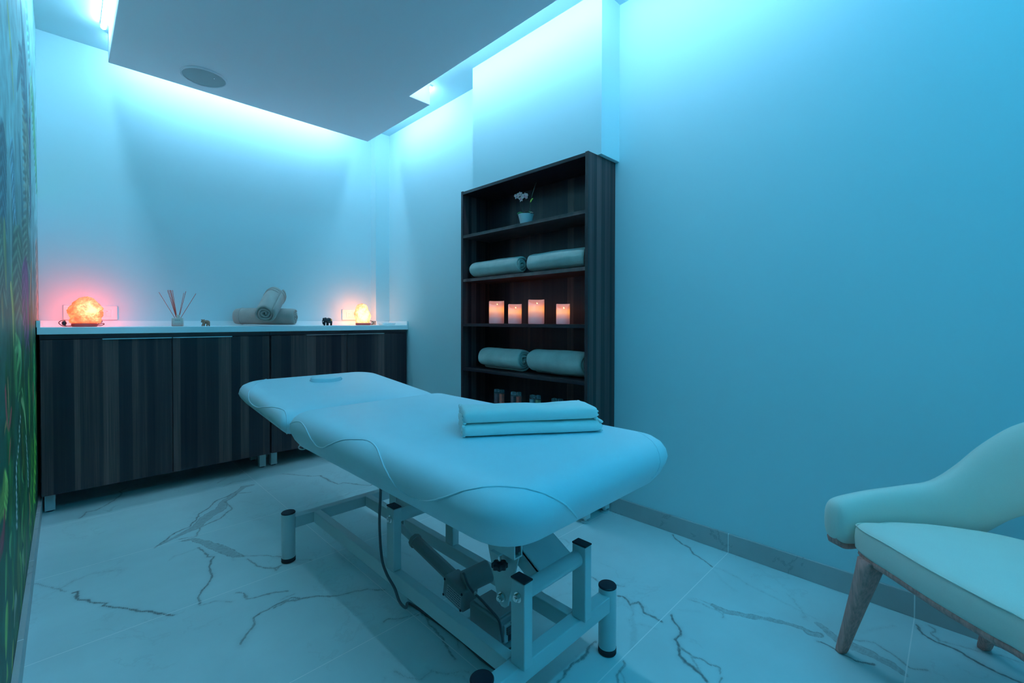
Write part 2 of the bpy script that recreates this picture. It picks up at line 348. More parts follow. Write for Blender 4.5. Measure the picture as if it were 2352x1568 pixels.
def hashn(x, y, s):
    return np.sin(x*s*1.31+np.sin(y*s*1.7+1.3)*1.9)*.5+np.sin(y*s*1.13+np.sin(x*s*1.9+.7)*1.7)*.5
def vein_field(X, Y):
    wv = np.zeros((len(X), 2)); nv = noise.noise_vector
    fine_ = (Y > -.13) & (Y < 3.63)
    ii = np.nonzero(fine_)[0]
    out = np.empty((len(ii), 2))
    for k, i in enumerate(ii):
        x, y = X[i], Y[i]
        a = nv((x*13, y*13, 0)); b = nv((x*37, y*37, 4)); c = nv((x*110, y*110, 8))
        out[k, 0] = .0095*a[0]+.0060*b[0]+.0026*c[0]; out[k, 1] = .0095*a[1]+.0060*b[1]+.0026*c[1]
    wv[ii] = out; wx = X+wv[:, 0]; wy = Y+wv[:, 1]
    line = np.zeros_like(X); band = np.zeros_like(X)
    for st, kind, pts in VEINS:
        a = np.array(pts); lo = a[:, :2].min(0)-.08; hi = a[:, :2].max(0)+.08
        idx = np.nonzero((X > lo[0]) & (X < hi[0]) & (Y > lo[1]) & (Y < hi[1]))[0]
        if not len(idx): continue
        px = wx[idx]; py = wy[idx]; best = np.full(len(idx), 9.); bw = np.full(len(idx), .001)
        for i in range(len(a)-1):
            x0, y0, w0 = a[i]; x1, y1, w1 = a[i+1]
            dx, dy = x1-x0, y1-y0; L2 = dx*dx+dy*dy+1e-9
            t = np.clip(((px-x0)*dx+(py-y0)*dy)/L2, 0, 1)
            d = np.hypot(px-x0-t*dx, py-y0-t*dy); ww = w0+(w1-w0)*t
            k = d/ww < best/bw; best = np.where(k, d, best); bw = np.where(k, ww, bw)
        if kind == 0:
            core = np.maximum(bw*.85, .0062)
            val = st*np.exp(-(best/core)**2)
            band[idx] = np.maximum(band[idx], .45*st*np.exp(-(best/(bw*1.6+.006))**2))
            line[idx] = np.maximum(line[idx], val)
        else:
            band[idx] = np.maximum(band[idx], st*np.clip((bw*1.6-best)/(bw*.45+.003), 0, 1))
            line[idx] = np.maximum(line[idx], .75*st*np.exp(-((best-bw*1.4)/.0055)**2)*(bw > .003))
    return line, band
def grid_axis(lo, a, b, hi, fine, coarse):
    def seg(p, q, s): return list(np.linspace(p, q, max(2, int(round((q-p)/s))+1)))[:-1] if q > p+1e-6 else []
    return np.array(seg(lo, a, coarse)+seg(a, b, fine)+seg(b, hi, coarse)+[hi])
def grid_mesh(name, A, B, plane, material, flip=False):
    """plane: function (a,b)-> xyz arrays"""
    GA, GB = np.meshgrid(A, B, indexing='ij'); na, nb = GA.shape
    x, y, z = plane(GA.ravel(), GB.ravel())
    co = np.empty((na*nb, 3), dtype=np.float32); co[:, 0] = x; co[:, 1] = y; co[:, 2] = z
    i = np.arange(na*nb).reshape(na, nb)
    q = np.stack([i[:-1, :-1], i[1:, :-1], i[1:, 1:], i[:-1, 1:]], -1).reshape(-1, 4)
    if flip: q = q[:, ::-1]
    me = bpy.data.meshes.new(name); me.vertices.add(len(co)); me.vertices.foreach_set('co', co.ravel())
    me.loops.add(q.size); me.loops.foreach_set('vertex_index', q.ravel().astype(np.int32))
    me.polygons.add(len(q)); me.polygons.foreach_set('loop_start', np.arange(0, q.size, 4, dtype=np.int32))
    me.update(calc_edges=True); me.materials.append(material)
    o = bpy.data.objects.new(name, me); COL.objects.link(o); LOC[name] = Vector((0, 0, 0))
    return o, GA.ravel(), GB.ravel()
T0, TJ = .697, .829
def marble(name, use_field):
    m = mat(name, (.74, .74, .74), .22, spec=.5); n = NT(m); p = n.pos()
    sp = n.n('ShaderNodeSeparateXYZ'); n.l(p, sp.inputs[0])
    cloud = n.noise(p, 2.2, 5, .6)
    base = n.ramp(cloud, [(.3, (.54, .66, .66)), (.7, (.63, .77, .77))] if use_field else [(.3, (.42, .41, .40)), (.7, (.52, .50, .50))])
    fine = n.noise(p, 60, 6, .7)
    if use_field:
        a = n.n('ShaderNodeAttribute'); a.attribute_name = 'vein'; b = n.n('ShaderNodeAttribute'); b.attribute_name = 'band'
        streak = n.noise(p, 1.0, 6, .75, xyz=(34, 90, 1))
        bd = n.math('MULTIPLY', b.outputs['Fac'], n.math('ADD', n.math('MULTIPLY', streak, 1.9), -.30, clamp=True), clamp=True)
        base = n.mix(n.math('MULTIPLY', bd, .80), base, (.24, .27, .27))
        ln = n.math('MULTIPLY', n.math('ADD', n.math('SUBTRACT', a.outputs['Fac'], .42), n.math('MULTIPLY', n.math('SUBTRACT', fine, .5), .75)), 1.9, clamp=True)
        base = n.mix(n.math('MULTIPLY', ln, .85), base, (.12, .115, .115))
    # faint procedural wisps everywhere
    d = n.noise(p, 3.0, 3, .5)
    ws = n.noise(n.mix(.25, p, n.math('MULTIPLY', d, 1.0)), 5.0, 8, .62)
    band = n.math('SUBTRACT', 1.0, n.math('MULTIPLY', n.math('ABSOLUTE', n.math('SUBTRACT', ws, .5)), 60), clamp=True)
    k = .12 if use_field else .55
    base = n.mix(n.math('MULTIPLY', band, n.math('MULTIPLY', n.math('GREATER_THAN', n.noise(p, 1.6, 2), .52), k)), base, (.25, .24, .24))
    # grout joints: 60 cm in Y, 120 cm in X
    def joint(v, o, pitch, w):
        t = n.math('MODULO', n.math('ADD', n.math('SUBTRACT', v, o), pitch*20+pitch/2), pitch)
        return n.math('LESS_THAN', n.math('ABSOLUTE', n.math('SUBTRACT', t, pitch/2)), w)
    jy = joint(sp.outputs[1], T0, .6, .0016); jx = joint(sp.outputs[0], TJ, 1.2, .0014)
    j = n.math('MAXIMUM', jy, jx) if use_field else jy
    base = n.mix(n.math('MULTIPLY', j, .8), base, (.92, .91, .9))
    n.base(base)
    r = n.math('ADD', n.math('MULTIPLY', n.noise(p, 40, 3), .12), .34); n.l(r, n.b.inputs['Roughness'])
    return m
M['marble'] = marble('marble_tiles', True); M['marble2'] = marble('marble_skirting', False)
ax = grid_axis(XL-.1, XL, XR, XR+.02, .0050, .1); ay = grid_axis(YF-.1, -.12, 3.62, YB+.02, .0050, .2)
fl, GX, GY = grid_mesh('floor', ax, ay, lambda a, b: (a, b, a*0), M['marble'])
ln, bd = vein_field(GX, GY)
for nm, arr in (('vein', ln), ('band', bd)):
    at = fl.data.attributes.new(nm, 'FLOAT', 'POINT'); at.data.foreach_set('value', arr.astype(np.float32))
struct(fl)

# ---------------------------------------------------------------- shell
W = M['wall']
struct(obj('wall_back', MB().box(XL-.15, XR+.15, YB, YB+.1, -.02, ZC+.1), W))
struct(obj('wall_right', MB().box(XR, XR+.1, YF-.1, YB+.1, -.02, ZC+.1), W))
struct(obj('wall_front', MB().box(XL-.15, XR+.15, YF-.1, YF, -.02, ZC+.1), W))
struct(obj('ceiling', MB().box(XL-.15, XR+.15, YF-.1, YB+.1, ZC, ZC+.1), M['ceil']))
struct(obj('trim_1', MB().box(COLX, XR, COLY, YB, CTOP+.036, ZC), W))                       # shallow corner pilaster
o = obj('trim_2', MB().box(1.869, XR, 1.251, 2.232, 1.823, ZC), W); struct(o)                # boxed pier over the bookcase
so = obj('trim_3', MB().prism([(SX0, .20), (SX1, .20), (SX1, SN), (SX2, SN), (SX2, SY), (SX0, SY)], 2, SZ, ZC), M['soffit'], bevel=.004)
struct(so)                                                                                  # dropped ceiling raft

STROKES = [
([(1.67, 1.49), (1.674, 1.379), (1.647, 1.249)], 0.106, (0.07, 0.18, 0.22)),
([(1.573, 1.237), (1.596, 1.159), (1.635, 1.073)], 0.099, (0.14, 0.22, 0.16)),
([(1.831, 1.866), (1.93, 1.797), (2.032, 1.658)], 0.027, (0.42, 0.48, 0.14)),
([(2.778, 2.341), (2.855, 2.231), (2.999, 2.152)], 0.122, (0.26, 0.66, 0.6)),
([(2.377, 2.14), (2.477, 2.088), (2.674, 2.034)], 0.058, (0.05, 0.19, 0.2)),
([(2.653, 1.92), (2.651, 1.671), (2.648, 1.41)], 0.231, (0.22, 0.26, 0.2)),
([(2.556, 1.395), (2.585, 1.319), (2.659, 1.228)], 0.229, (0.16, 0.22, 0.16)),
([(2.423, 1.988), (2.602, 1.972), (2.774, 1.819)], 0.166, (0.07, 0.18, 0.22)),
([(2.377, 1.929), (2.225, 1.807), (2.154, 1.74)], 0.046, (0.07, 0.18, 0.22)),
([(3.116, 2.146), (3.289, 2.046), (3.641, 1.7)], 0.119, (0.16, 0.42, 0.2)),
([(2.947, 2.057), (2.903, 1.737), (2.911, 1.453)], 0.069, (0.1, 0.09, 0.18)),
([(3.178, 2.143), (2.969, 2.003), (2.913, 1.892)], 0.048, (0.35, 0.6, 0.4)),
([(2.228, 1.628), (2.306, 1.503), (2.39, 1.369)], 0.05, (0.07, 0.18, 0.22)),
([(1.938, 1.523), (1.996, 1.416), (2.033, 1.311)], 0.069, (0.22, 0.42, 0.5)),
([(1.676, 1.253), (1.694, 1.169), (1.708, 1.076)], 0.045, (0.24, 0.28, 0.1)),
([(2.145, 1.302), (2.256, 1.206), (2.225, 1.017)], 0.193, (0.12, 0.2, 0.13)),
([(2.416, 1.211), (2.599, 1.157), (2.644, 0.909)], 0.111, (0.26, 0.05, 0.2)),
([(1.834, 1.105), (1.913, 1.015), (1.914, 0.923)], 0.039, (0.5, 0.52, 0.16)),
([(1.601, 1.064), (1.611, 1.012), (1.613, 0.979)], 0.03, (0.22, 0.22, 0.1)),
([(2.985, 1.257), (2.846, 1.142), (2.774, 1.057)], 0.056, (0.4, 0.26, 0.14)),
([(3.473, 1.433), (3.527, 1.253), (3.532, 1.005)], 0.139, (0.42, 0.3, 0.24)),
([(2.236, 0.886), (2.086, 0.929), (1.969, 0.958)], 0.026, (0.2, 0.46, 0.16)),
([(2.236, 0.884), (2.027, 0.914), (1.947, 0.908)], 0.019, (0.25, 0.5, 0.2)),
([(2.236, 0.884), (2.076, 0.869), (2.004, 0.836)], 0.026, (0.2, 0.46, 0.16)),
([(2.236, 0.884), (2.194, 0.833), (2.061, 0.775)], 0.029, (0.12, 0.36, 0.14)),
([(1.652, 0.842), (1.679, 0.77), (1.718, 0.718)], 0.024, (0.7, 0.09, 0.1)),
([(1.83, 0.759), (1.783, 0.736), (1.726, 0.715)], 0.019, (0.62, 0.1, 0.1)),
([(1.717, 0.857), (1.737, 0.798), (1.746, 0.742)], 0.014, (0.62, 0.36, 0.16)),
([(1.683, 0.742), (1.639, 0.739), (1.615, 0.723)], 0.01, (0.62, 0.34, 0.12)),
([(2.057, 0.749), (2.186, 0.788), (2.326, 0.705)], 0.019, (0.22, 0.48, 0.2)),
([(2.191, 0.737), (2.365, 0.67), (2.46, 0.569)], 0.023, (0.46, 0.62, 0.26)),
([(3.107, 0.892), (3.115, 0.693), (3.034, 0.464)], 0.074, (0.1, 0.5, 0.16)),
([(2.625, 0.81), (2.648, 0.685), (2.657, 0.533)], 0.058, (0.22, 0.38, 0.08)),
([(3.277, 0.642), (3.194, 0.549), (3.224, 0.429)], 0.05, (0.26, 0.44, 0.06)),
([(2.965, 0.721), (2.978, 0.669), (2.941, 0.617)], 0.031, (0.6, 0.08, 0.1)),
([(1.535, 0.565), (1.622, 0.596), (1.612, 0.642)], 0.078, (0.34, 0.5, 0.12)),
([(1.785, 0.682), (1.752, 0.653), (1.72, 0.625)], 0.016, (0.6, 0.08, 0.06)),
([(1.608, 0.547), (1.563, 0.498), (1.499, 0.474)], 0.032, (0.42, 0.05, 0.08)),
([(3.135, 0.445), (3.055, 0.311), (2.922, 0.187)], 0.132, (0.2, 0.52, 0.07)),
([(2.851, 0.483), (2.75, 0.316), (2.595, 0.143)], 0.071, (0.1, 0.36, 0.06)),
([(2.577, 0.323), (2.617, 0.249), (2.532, 0.207)], 0.043, (0.62, 0.26, 0.12)),
([(2.266, 0.528), (2.202, 0.526), (2.267, 0.441)], 0.019, (0.2, 0.5, 0.18)),
([(2.241, 0.383), (2.169, 0.331), (2.233, 0.246)], 0.043, (0.14, 0.36, 0.1)),
([(2.052, 0.28), (2.14, 0.165), (2.09, 0.085)], 0.032, (0.16, 0.34, 0.08)),
([(1.77, 0.439), (1.738, 0.417), (1.751, 0.375)], 0.041, (0.12, 0.36, 0.14)),
([(1.634, 0.435), (1.621, 0.397), (1.593, 0.333)], 0.035, (0.14, 0.38, 0.12)),
([(1.813, 0.274), (1.823, 0.235), (1.771, 0.232)], 0.03, (0.3, 0.48, 0.12)),
([(1.643, 0.311), (1.612, 0.267), (1.587, 0.197)], 0.05, (0.3, 0.48, 0.1)),
([(2.152, 0.233), (2.235, 0.169), (2.215, 0.145)], 0.038, (0.34, 0.5, 0.24)),
([(1.929, 0.192), (1.838, 0.193), (1.822, 0.157)], 0.036, (0.4, 0.44, 0.34)),
([(1.504, 0.426), (1.505, 0.319), (1.468, 0.21)], 0.037, (0.3, 0.5, 0.1)),
([(1.793, 0.137), (1.763, 0.11), (1.734, 0.076)], 0.019, (0.5, 0.5, 0.1)),
([(1.613, 0.175), (1.621, 0.147), (1.588, 0.14)], 0.027, (0.3, 0.46, 0.1)),
([(2.055, 0.584), (2.067, 0.493), (2.032, 0.443)], 0.026, (0.08, 0.28, 0.1)),
([(2.406, 0.231), (2.372, 0.151), (2.291, 0.103)], 0.039, (0.2, 0.14, 0.12))]
SPIKES = [([(2.157, 0.687), (2.069, 0.64)], 0.025), ([(2.11, 0.633), (1.963, 0.566), (1.956, 0.521), (1.959, 0.38)], 0.027), ([(2.424, 0.575), (2.508, 0.451), (2.53, 0.355)], 0.023)]

# painted jungle mural on the left wall (vertex colours of the print itself)
def mural_colors(Y, Zh):
    rng = np.random.RandomState(4)
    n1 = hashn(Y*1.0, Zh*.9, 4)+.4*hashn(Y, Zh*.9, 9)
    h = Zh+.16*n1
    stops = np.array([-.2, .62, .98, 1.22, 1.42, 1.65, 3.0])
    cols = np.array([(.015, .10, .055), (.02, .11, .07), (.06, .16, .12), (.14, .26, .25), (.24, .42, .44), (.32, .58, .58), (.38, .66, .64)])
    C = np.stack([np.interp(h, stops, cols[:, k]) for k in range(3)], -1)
    def leaf(y0, z0, y1, z1, wy, col, a=1., curve=0., edge=.35, rib=True):
        dy, dz = y1-y0, z1-z0; L = math.hypot(dy, dz)+1e-6
        lo = min(y0, y1)-wy*2-abs(curve), max(y0, y1)+wy*2+abs(curve)
        m = np.nonzero((Y > lo[0]) & (Y < lo[1]) & (Zh > min(z0, z1)-wy) & (Zh < max(z0, z1)+wy))[0]
        if not len(m): return
        t = ((Y[m]-y0)*dy+(Zh[m]-z0)*dz)/(L*L)
        s = ((Y[m]-y0)*dz-(Zh[m]-z0)*dy)/L-curve*np.sin(np.pi*np.clip(t, 0, 1))
        ww = wy*np.sqrt(np.clip(np.sin(np.pi*np.clip(t, 0, 1)**.7), 0, 1))+1e-5
        k = np.clip((1-np.abs(s)/ww)/edge, 0, 1)*(t > 0)*(t < 1)*a
        sh = 1+.35*(s/ww)*(np.abs(s) < ww)
        if rib: sh = sh+.5*np.exp(-(s/(ww*.12+1e-5))**2)
        cc = np.clip(np.array(col)[None]*sh[:, None], 0, 1)
        C[m] = C[m]*(1-k[:, None])+cc*k[:, None]
    for _ in range(22):      # misty vertical washes
        y = rng.uniform(1.9, 3.7); z = rng.uniform(1.4, 2.7)
        leaf(y, z, y+rng.uniform(-.05, .05), z-rng.uniform(.3, .9), rng.uniform(.03, .09), (.24, .46, .48) if rng.rand() < .5 else (.46, .70, .68), .35, rng.uniform(-.04, .04), .9, False)
    for _ in range(150):     # undergrowth
        y = rng.uniform(1.7, 3.66); z = rng.uniform(-.1, .80); L = rng.uniform(.12, .42)
        g = rng.uniform(.2, .75); c = [(.07, .30, .08), (.13, .38, .10), (.03, .22, .12), (.24, .36, .08), (.05, .18, .07)][rng.randint(5)]
        leaf(y, z, y+rng.uniform(-.16, .16), z+L, rng.uniform(.02, .08), tuple(v*g for v in c), rng.uniform(.5, 1), rng.uniform(-.05, .05))
    for pts, wy, col in STROKES:
        (ya, za), (ym, zm), (yb, zb) = pts
        L = math.hypot(yb-ya, zb-za)+1e-6     # middle point as a bow off the chord
        cv = ((ym-ya)*(zb-za)-(zm-za)*(yb-ya))/L
        leaf(ya, za, yb, zb, wy, col, .92, cv, .45, wy > .03)
        if wy > .06:                          # serrated fronds inside the broad shapes
            for i in range(40):
                t = i/40; yy = ya+(yb-ya)*t+cv*math.sin(math.pi*t); zz = za+(zb-za)*t; sg = 1 if i % 2 else -1
                leaf(yy, zz, yy+sg*wy*1.05, zz-.05, .013, tuple(v*(.55 if i % 3 else 1.5) for v in col), .8, 0, .5, False)
    for pts, wy in SPIKES:
        for (ya, za), (yb, zb) in zip(pts[:-1], pts[1:]):
            n_ = int(abs(zb-za)/.012)+1
            for i in range(n_):
                t = i/n_; yy = ya+(yb-ya)*t+.4*wy*math.sin(i*2.3); zz = za+(zb-za)*t
                leaf(yy-wy*.9, zz+.004, yy+wy*.9, zz-.008, .007, (.66, .70, .72), .9, 0, .6, False)
    C = C*(1+.06*hashn(Y*1.0, Zh*.6, 30)[:, None])
    return np.clip(C, 0, 1)
mm = mat('jungle_mural_print', (.2, .4, .3), .5, spec=.35); n = NT(mm); a = n.n('ShaderNodeAttribute'); a.attribute_name = 'print'
g = n.noise(n.pos(), 1.0, 2, .5, xyz=(9, 9, 12)); n.base(n.mix(.7, a.outputs['Color'], n.ramp(g, [(.3, .55), (.7, 1.4)]), 'MULTIPLY'))
by = grid_axis(YF-.1, 1.55, YB, YB+.02, .008, .2); bz = grid_axis(-.02, 0, ZC, ZC+.05, .006, .05)
wl, GY2, GZ2 = grid_mesh('wall_left', by, bz, lambda a, b: (a*0+XL, a, b), mm, False)
cc = mural_colors(GY2, GZ2); ca = wl.data.color_attributes.new('print', 'FLOAT_COLOR', 'POINT')
ca.data.foreach_set('color', np.concatenate([cc, np.ones((len(cc), 1))], 1).astype(np.float32).ravel()); struct(wl)
struct(obj('baseboard_right', MB().box(XR-.010, XR, YF, YB, 0, .081), M['marble2'], bevel=.0015))
struct(obj('baseboard_left', MB().box(XL, XL+.014, YF, YB, 0, .081), M['marble2'], bevel=.0015))
struct(obj('baseboard_back', MB().box(XL+.014, XR-.010, YB-.010, YB, 0, .081), M['marble2'], bevel=.0015))

# ---------------------------------------------------------------- cove light tubes and an added fill strip
fill_f = mat('front_fill_glow', (0, 0, 0), .5, emit=FRONT_FILL, es=FILL_POWER)
tube_e = mat('cove_tube_glow', (0, 0, 0), .5, emit=TUBE, es=TUBE_POWER)
def cove(ax_, c, a, b, label, glow):
    """batten on the ceiling beside the raft; ax_=axis it runs along, c=other coordinate"""
    L = (c, (a+b)/2, ZC) if ax_ == 1 else ((a+b)/2, c, ZC)
    t = thing('cove_light', L, label, 'light', 'cove lights around the ceiling raft')
    hb = MB(); db = MB()
    q = .012; z1 = ZC-.001; z0 = ZC-.012; zc_ = ZC-.022
    if ax_ == 1: hb.box(c-q, c+q, a-.01, b+.01, z0, z1); db.cyl((c, a, zc_), (c, b, zc_), .012, n=12)
    else: hb.box(a-.01, b+.01, c-q, c+q, z0, z1); db.cyl((a, c, zc_), (b, c, zc_), .012, n=12)
    obj('housing', hb, M['plastic'], t, bevel=.002)
    d = obj('tube', db, glow, t, smooth=True); return t
cove(1, .160, .3, 3.33, 'lit strip light on the ceiling between the mural and the grey raft', tube_e)
cove(0, 3.475, .215, 1.66, 'hidden strip light above the raft edge washing the wall over the white worktop', tube_e)
cove(1, 1.640, .3, 2.50, 'hidden strip light beside the raft washing the long blue wall above the bookcase', tube_e)
cove(1, 1.800, 2.60, 3.36, 'short hidden strip light behind the raft notch near the far right corner', tube_e)
cove(0, -.55, .15, 1.75, 'added blue fill light, an unseen strip on the ceiling near the armchair', fill_f)  # fill light added behind the camera, not one of the coves

# ================================================================ white worktop and base cabinets
CAB=[(-0.108, 0.35), (-0.092, 0.55), (-0.049, 0.05), (0.027, 0.8), (0.048, 0.45), (0.14, 0.85), (0.161, 0.65), (0.203, 0.15), (0.262, 0.5), (0.291, 0.4), (0.325, 0.08), (0.359, 0.3), (0.383, 0.4), (0.443, 0.75), (0.48, 0.05), (0.562, 0.4), (0.609, 0.25), (0.674, 0.7), (0.741, 0.05), (0.793, 0.7), (0.841, 0.15), (0.92, 0.5), (0.972, 0.4), (1.037, 0.08), (1.102, 0.6), (1.21, 0.8), (1.27, 0.4), (1.38, 0.05), (1.456, 0.55), (1.503, 0.35), (1.582, 0.05), (1.697, 0.5), (1.756, 0.8), (1.81, 0.35), (1.924, 0.05)]

CF = 3.264
wt = thing('worktop', ((XL+XR)/2, 3.45, .927), 'long white worktop with a low upstand on the dark cabinets along the back wall', 'worktop')
obj('slab', MB().box(XL+.004, XR-.002, CF-.004, YB-.002, .927, CTOP), M['counter'], wt, bevel=.002)
obj('upstand', MB().box(XL+.016, COLX, YB-.014, YB-.002, CTOP, .997), M['counter'], wt, bevel=.001)
obj('upstand', MB().box(COLX-.001, XR-.014, COLY-.012, COLY-.001, CTOP, .997), M['counter'], wt, bevel=.001)
obj('upstand', MB().box(XL+.002, XL+.016, CF-.004, YB-.002, CTOP, .997), M['counter'], wt, bevel=.001)
obj('upstand', MB().box(XR-.014, XR-.002, CF-.004, COLY-.012, CTOP, .997), M['counter'], wt, bevel=.001)
st1 = [(x, v) for x, v in CAB if x < .96]; st2 = [(x, v) for x, v in CAB if x > .95]
wood1 = wood('cabinet_wood_left', 0, (-.12, .98, st1)); wood2 = wood('cabinet_wood_right', 0, (.96, 2.03, st2))
woodh = wood('cabinet_wood_rail', 2, None, 30)
def cabinet(x0, x1, wd, label, xm, handles, legx):
    t = thing('base_cabinet', ((x0+x1)/2, 3.46, 0), label, 'cabinet', 'base cabinets under the worktop')
    b = MB()
    b.box(x0, x1, CF+.02, YB-.016, .105, .925)
    obj('body', b, wd, t, bevel=.0008)
    obj('rail', MB().box(x0, x1, CF+.006, CF+.022, .902, .926), woodh, t, bevel=.0006)
    for (a, c), (h0, h1) in zip(((x0+.003, xm-.0015), (xm+.0015, x1-.003)), handles):
        d = obj('door', MB().box(a, c, CF, CF+.018, .107, .898), wd, t, bevel=.0008)
        h = MB(); h.prism([(CF-.013, .901), (CF-.013, .897), (CF-.010, .899), (CF+.012, .899), (CF+.012, .901)], 0, h0, h1)
        obj('handle', h, M['alu'], d)
    for lx in legx:
        for ly in (CF+.10, YB-.09):
            l = obj('leg', MB().box(lx-.020, lx+.020, ly-.020, ly+.020, .006, .106), M['alu'] if False else M['steel'], t, bevel=.0015)
            obj('foot_pad', MB().cyl((lx, ly, 0), (lx, ly, .007), .017), M['black'], l, smooth=False)
cabinet(XL+.012, .9685, wood1, 'dark striped wooden cabinet in the left half, beside the jungle mural', .443, ((.141, .441), (.446, .747)), (XL+.042, .945))
cabinet(.9735, XR-.012, wood2, 'dark striped wooden cabinet in the right half, near the room corner', 1.503, ((1.204, 1.500), (1.506, 1.806)), (1.016, XR-.045))

# ================================================================ things on the worktop
def sockets(name, x0, x1, z0, z1, label, inserts):
    t = thing(name, ((x0+x1)/2, YB, z0), label, 'socket', 'white switch and socket plates over the worktop')
    y = YB
    r = .004; P = []
    for cx, cz, a0 in ((x1-r, z0+r, -90), (x1-r, z1-r, 0), (x0+r, z1-r, 90), (x0+r, z0+r, 180)):
        P += [(cx+r*math.cos(math.radians(a0+a)), cz+r*math.sin(math.radians(a0+a))) for a in (0, 30, 60, 90)]
    obj('cover_plate', MB().prism(P, 1, y-.010, y-.0003), M['plastic'], t, bevel=.002)
    for kind, cx in inserts:
        cz = (z0+z1)/2
        if kind == 'switch':
            k = obj('rocker', MB().box(cx-.021, cx+.021, y-.0125, y-.009, cz-.022, cz+.022), M['plastic'], t, bevel=.001)
            obj('button', MB().box(cx-.004, cx+.019, y-.0145, y-.012, cz-.019, cz+.019), M['plastic'], k, bevel=.001)
            obj('indicator', MB().cyl((cx+.002, y-.0142, cz+.009), (cx+.002, y-.015, cz+.009), .0016, n=10), M['dgrey'], k)
        else:
            k = obj('socket_insert', MB().box(cx-.021, cx+.021, y-.0125, y-.009, cz-.022, cz+.022), M['plastic'], t, bevel=.001)
            ring = MB(); n_ = 28
            prof = [(.0185, -.0127), (.0185, -.0140), (.0168, -.0140), (.0155, -.0105), (.0, -.0105)]
            rings = [[Vector((cx+q*math.cos(2*math.pi*i/n_), y+d, cz+q*math.sin(2*math.pi*i/n_))) for i in range(n_)] for q, d in prof[:-1]]
            ring.loft(rings); obj('socket_well', ring, M['plastic'], k, smooth=False)
            for dz in (-.0095, .0095): obj('socket_hole', MB().cyl((cx+dz, y-.0144, cz), (cx+dz, y-.0141, cz), .0024, n=12), M['black'], k)
            for dz in (-.015, .015): obj('earth_clip', MB().box(cx-.002, cx+.002, y-.0146, y-.0138, cz+dz-.0016, cz+dz+.0016), M['chrome'], k)
sockets('socket_plate', -.008, .227, 1.003, 1.086, 'wide white socket plate on the wall behind the broad orange salt lamp', (('socket', .03), ('socket', .085), ('switch', .178)))
sockets('socket_plate', 1.641, 1.876, 1.007, 1.095, 'wide white socket plate on the wall behind the tall pale salt lamp', (('switch', 1.695), ('socket', 1.752), ('socket', 1.80)))

def rock(name, c, sx, sy, h, prof, seed, material, parent, lump=.12, flat=.0):
    """salt crystal: lathe profile roughened by noise"""
    n_, m_ = 56, 34; vs = []; mb = MB()
    for j in range(m_+1):
        t = j/m_
        r = np.interp(t, [p[0] for p in prof], [p[1] for p in prof])
        for i in range(n_):
            a = 2*math.pi*i/n_
            d = Vector((math.cos(a), math.sin(a), t*1.8))
            k = 1+lump*noise.noise(d*1.5+Vector((seed, 0, 0)))*1.5+lump*.9*(abs(noise.noise(d*2.4+Vector((0, seed, 0))))*2-.5)+lump*.35*noise.noise(d*7+Vector((0, 0, seed)))
            zz = t*h+.006*noise.noise(d*2+Vector((seed, seed, 1)))*(t > .05)
            vs.append(Vector(c)+Vector((sx*r*k*math.cos(a)+.012*t*math.sin(seed), sy*r*k*math.sin(a), zz)))
    mb.add(vs, [(j*n_+i, j*n_+(i+1) % n_, (j+1)*n_+(i+1) % n_, (j+1)*n_+i) for j in range(m_) for i in range(n_)]+[tuple(range(n_))[::-1], tuple(range(m_*n_, (m_+1)*n_))])
    return obj(name, mb, material, parent, smooth=True)
def salt(name, deep, mid, hot, strength, center, rad, rear, glow, off):
    m = mat(name, (.45, .20, .12), .6, emit=mid, es=strength); n = NT(m); p = n.pos()
    a = n.noise(p, 28, 6, .65); b = n.noise(p, 110, 4, .7)
    ds = n.n('ShaderNodeVectorMath', operation='DISTANCE'); n.l(p, ds.inputs[0]); ds.inputs[1].default_value = center
    q = n.math('SUBTRACT', 1.0, n.math('DIVIDE', ds.outputs['Value'], rad), clamp=True)
    v = n.math('ADD', n.math('MULTIPLY', n.math('SUBTRACT', a, .5), 2.0), n.math('ADD', n.math('MULTIPLY', n.math('SUBTRACT', b, .5), .8), n.math('MULTIPLY', q, .9)))
    c = n.ramp(n.math('SUBTRACT', v, off), [(.0, deep), (.38, mid), (.85, hot)])
    sy_ = n.n('ShaderNodeSeparateXYZ'); n.l(p, sy_.inputs[0])   # extra emission added on the rear half to strengthen the glow on the wall
    back = n.math('MULTIPLY', n.math('SUBTRACT', sy_.outputs[1], center[1]+.070), 45, clamp=True)
    n.l(n.mix(back, c, glow), n.b.inputs['Emission Color'])
    n.l(n.math('ADD', strength, n.math('MULTIPLY', back, rear)), n.b.inputs['Emission Strength'])
    n.bump(n.math('ADD', a, n.math('MULTIPLY', b, .4)), .8, .006); return m
LY = 3.47
l1 = thing('salt_lamp', (.071, LY, CTOP), 'broad glowing orange rock salt lamp at the mural end of the worktop', 'lamp', 'glowing salt lamps on the worktop')
m1 = salt('salt_orange', (1.15, .16, .035), (1.3, .42, .11), (1.5, 1.15, .50), 1.0, (.10, LY-.06, 1.06), .080, 14, (1.0, .06, .045), -.08)
rock('salt_crystal', (.078, LY, CTOP+.020), 1, .82, .147, [(0, .054), (.1, .067), (.3, .0725), (.45, .071), (.6, .063), (.73, .054), (.85, .044), (.95, .031), (1, .006)], 2.3, m1, l1, .16)
obj('base', MB().lathe((.077, LY, CTOP), [(.050, 0), (.053, .003), (.055, .016), (.052, .020)], squash=(1, .85)), M['lampbase'], l1, smooth=True, bevel=.001)
z0 = CTOP+.004
cb = MB().tube([(.03, LY+.02, z0+.002), (-.005, LY, z0), (-.024, LY-.01, z0+.015), (-.018, LY, z0+.028), (.0, LY+.02, z0+.03), (-.008, LY+.01, z0+.012), (.005, LY-.015, z0+.001), (.025, LY-.03, z0)], .0021, sub=8)
obj('power_cord', cb, M['black'], l1, smooth=True)
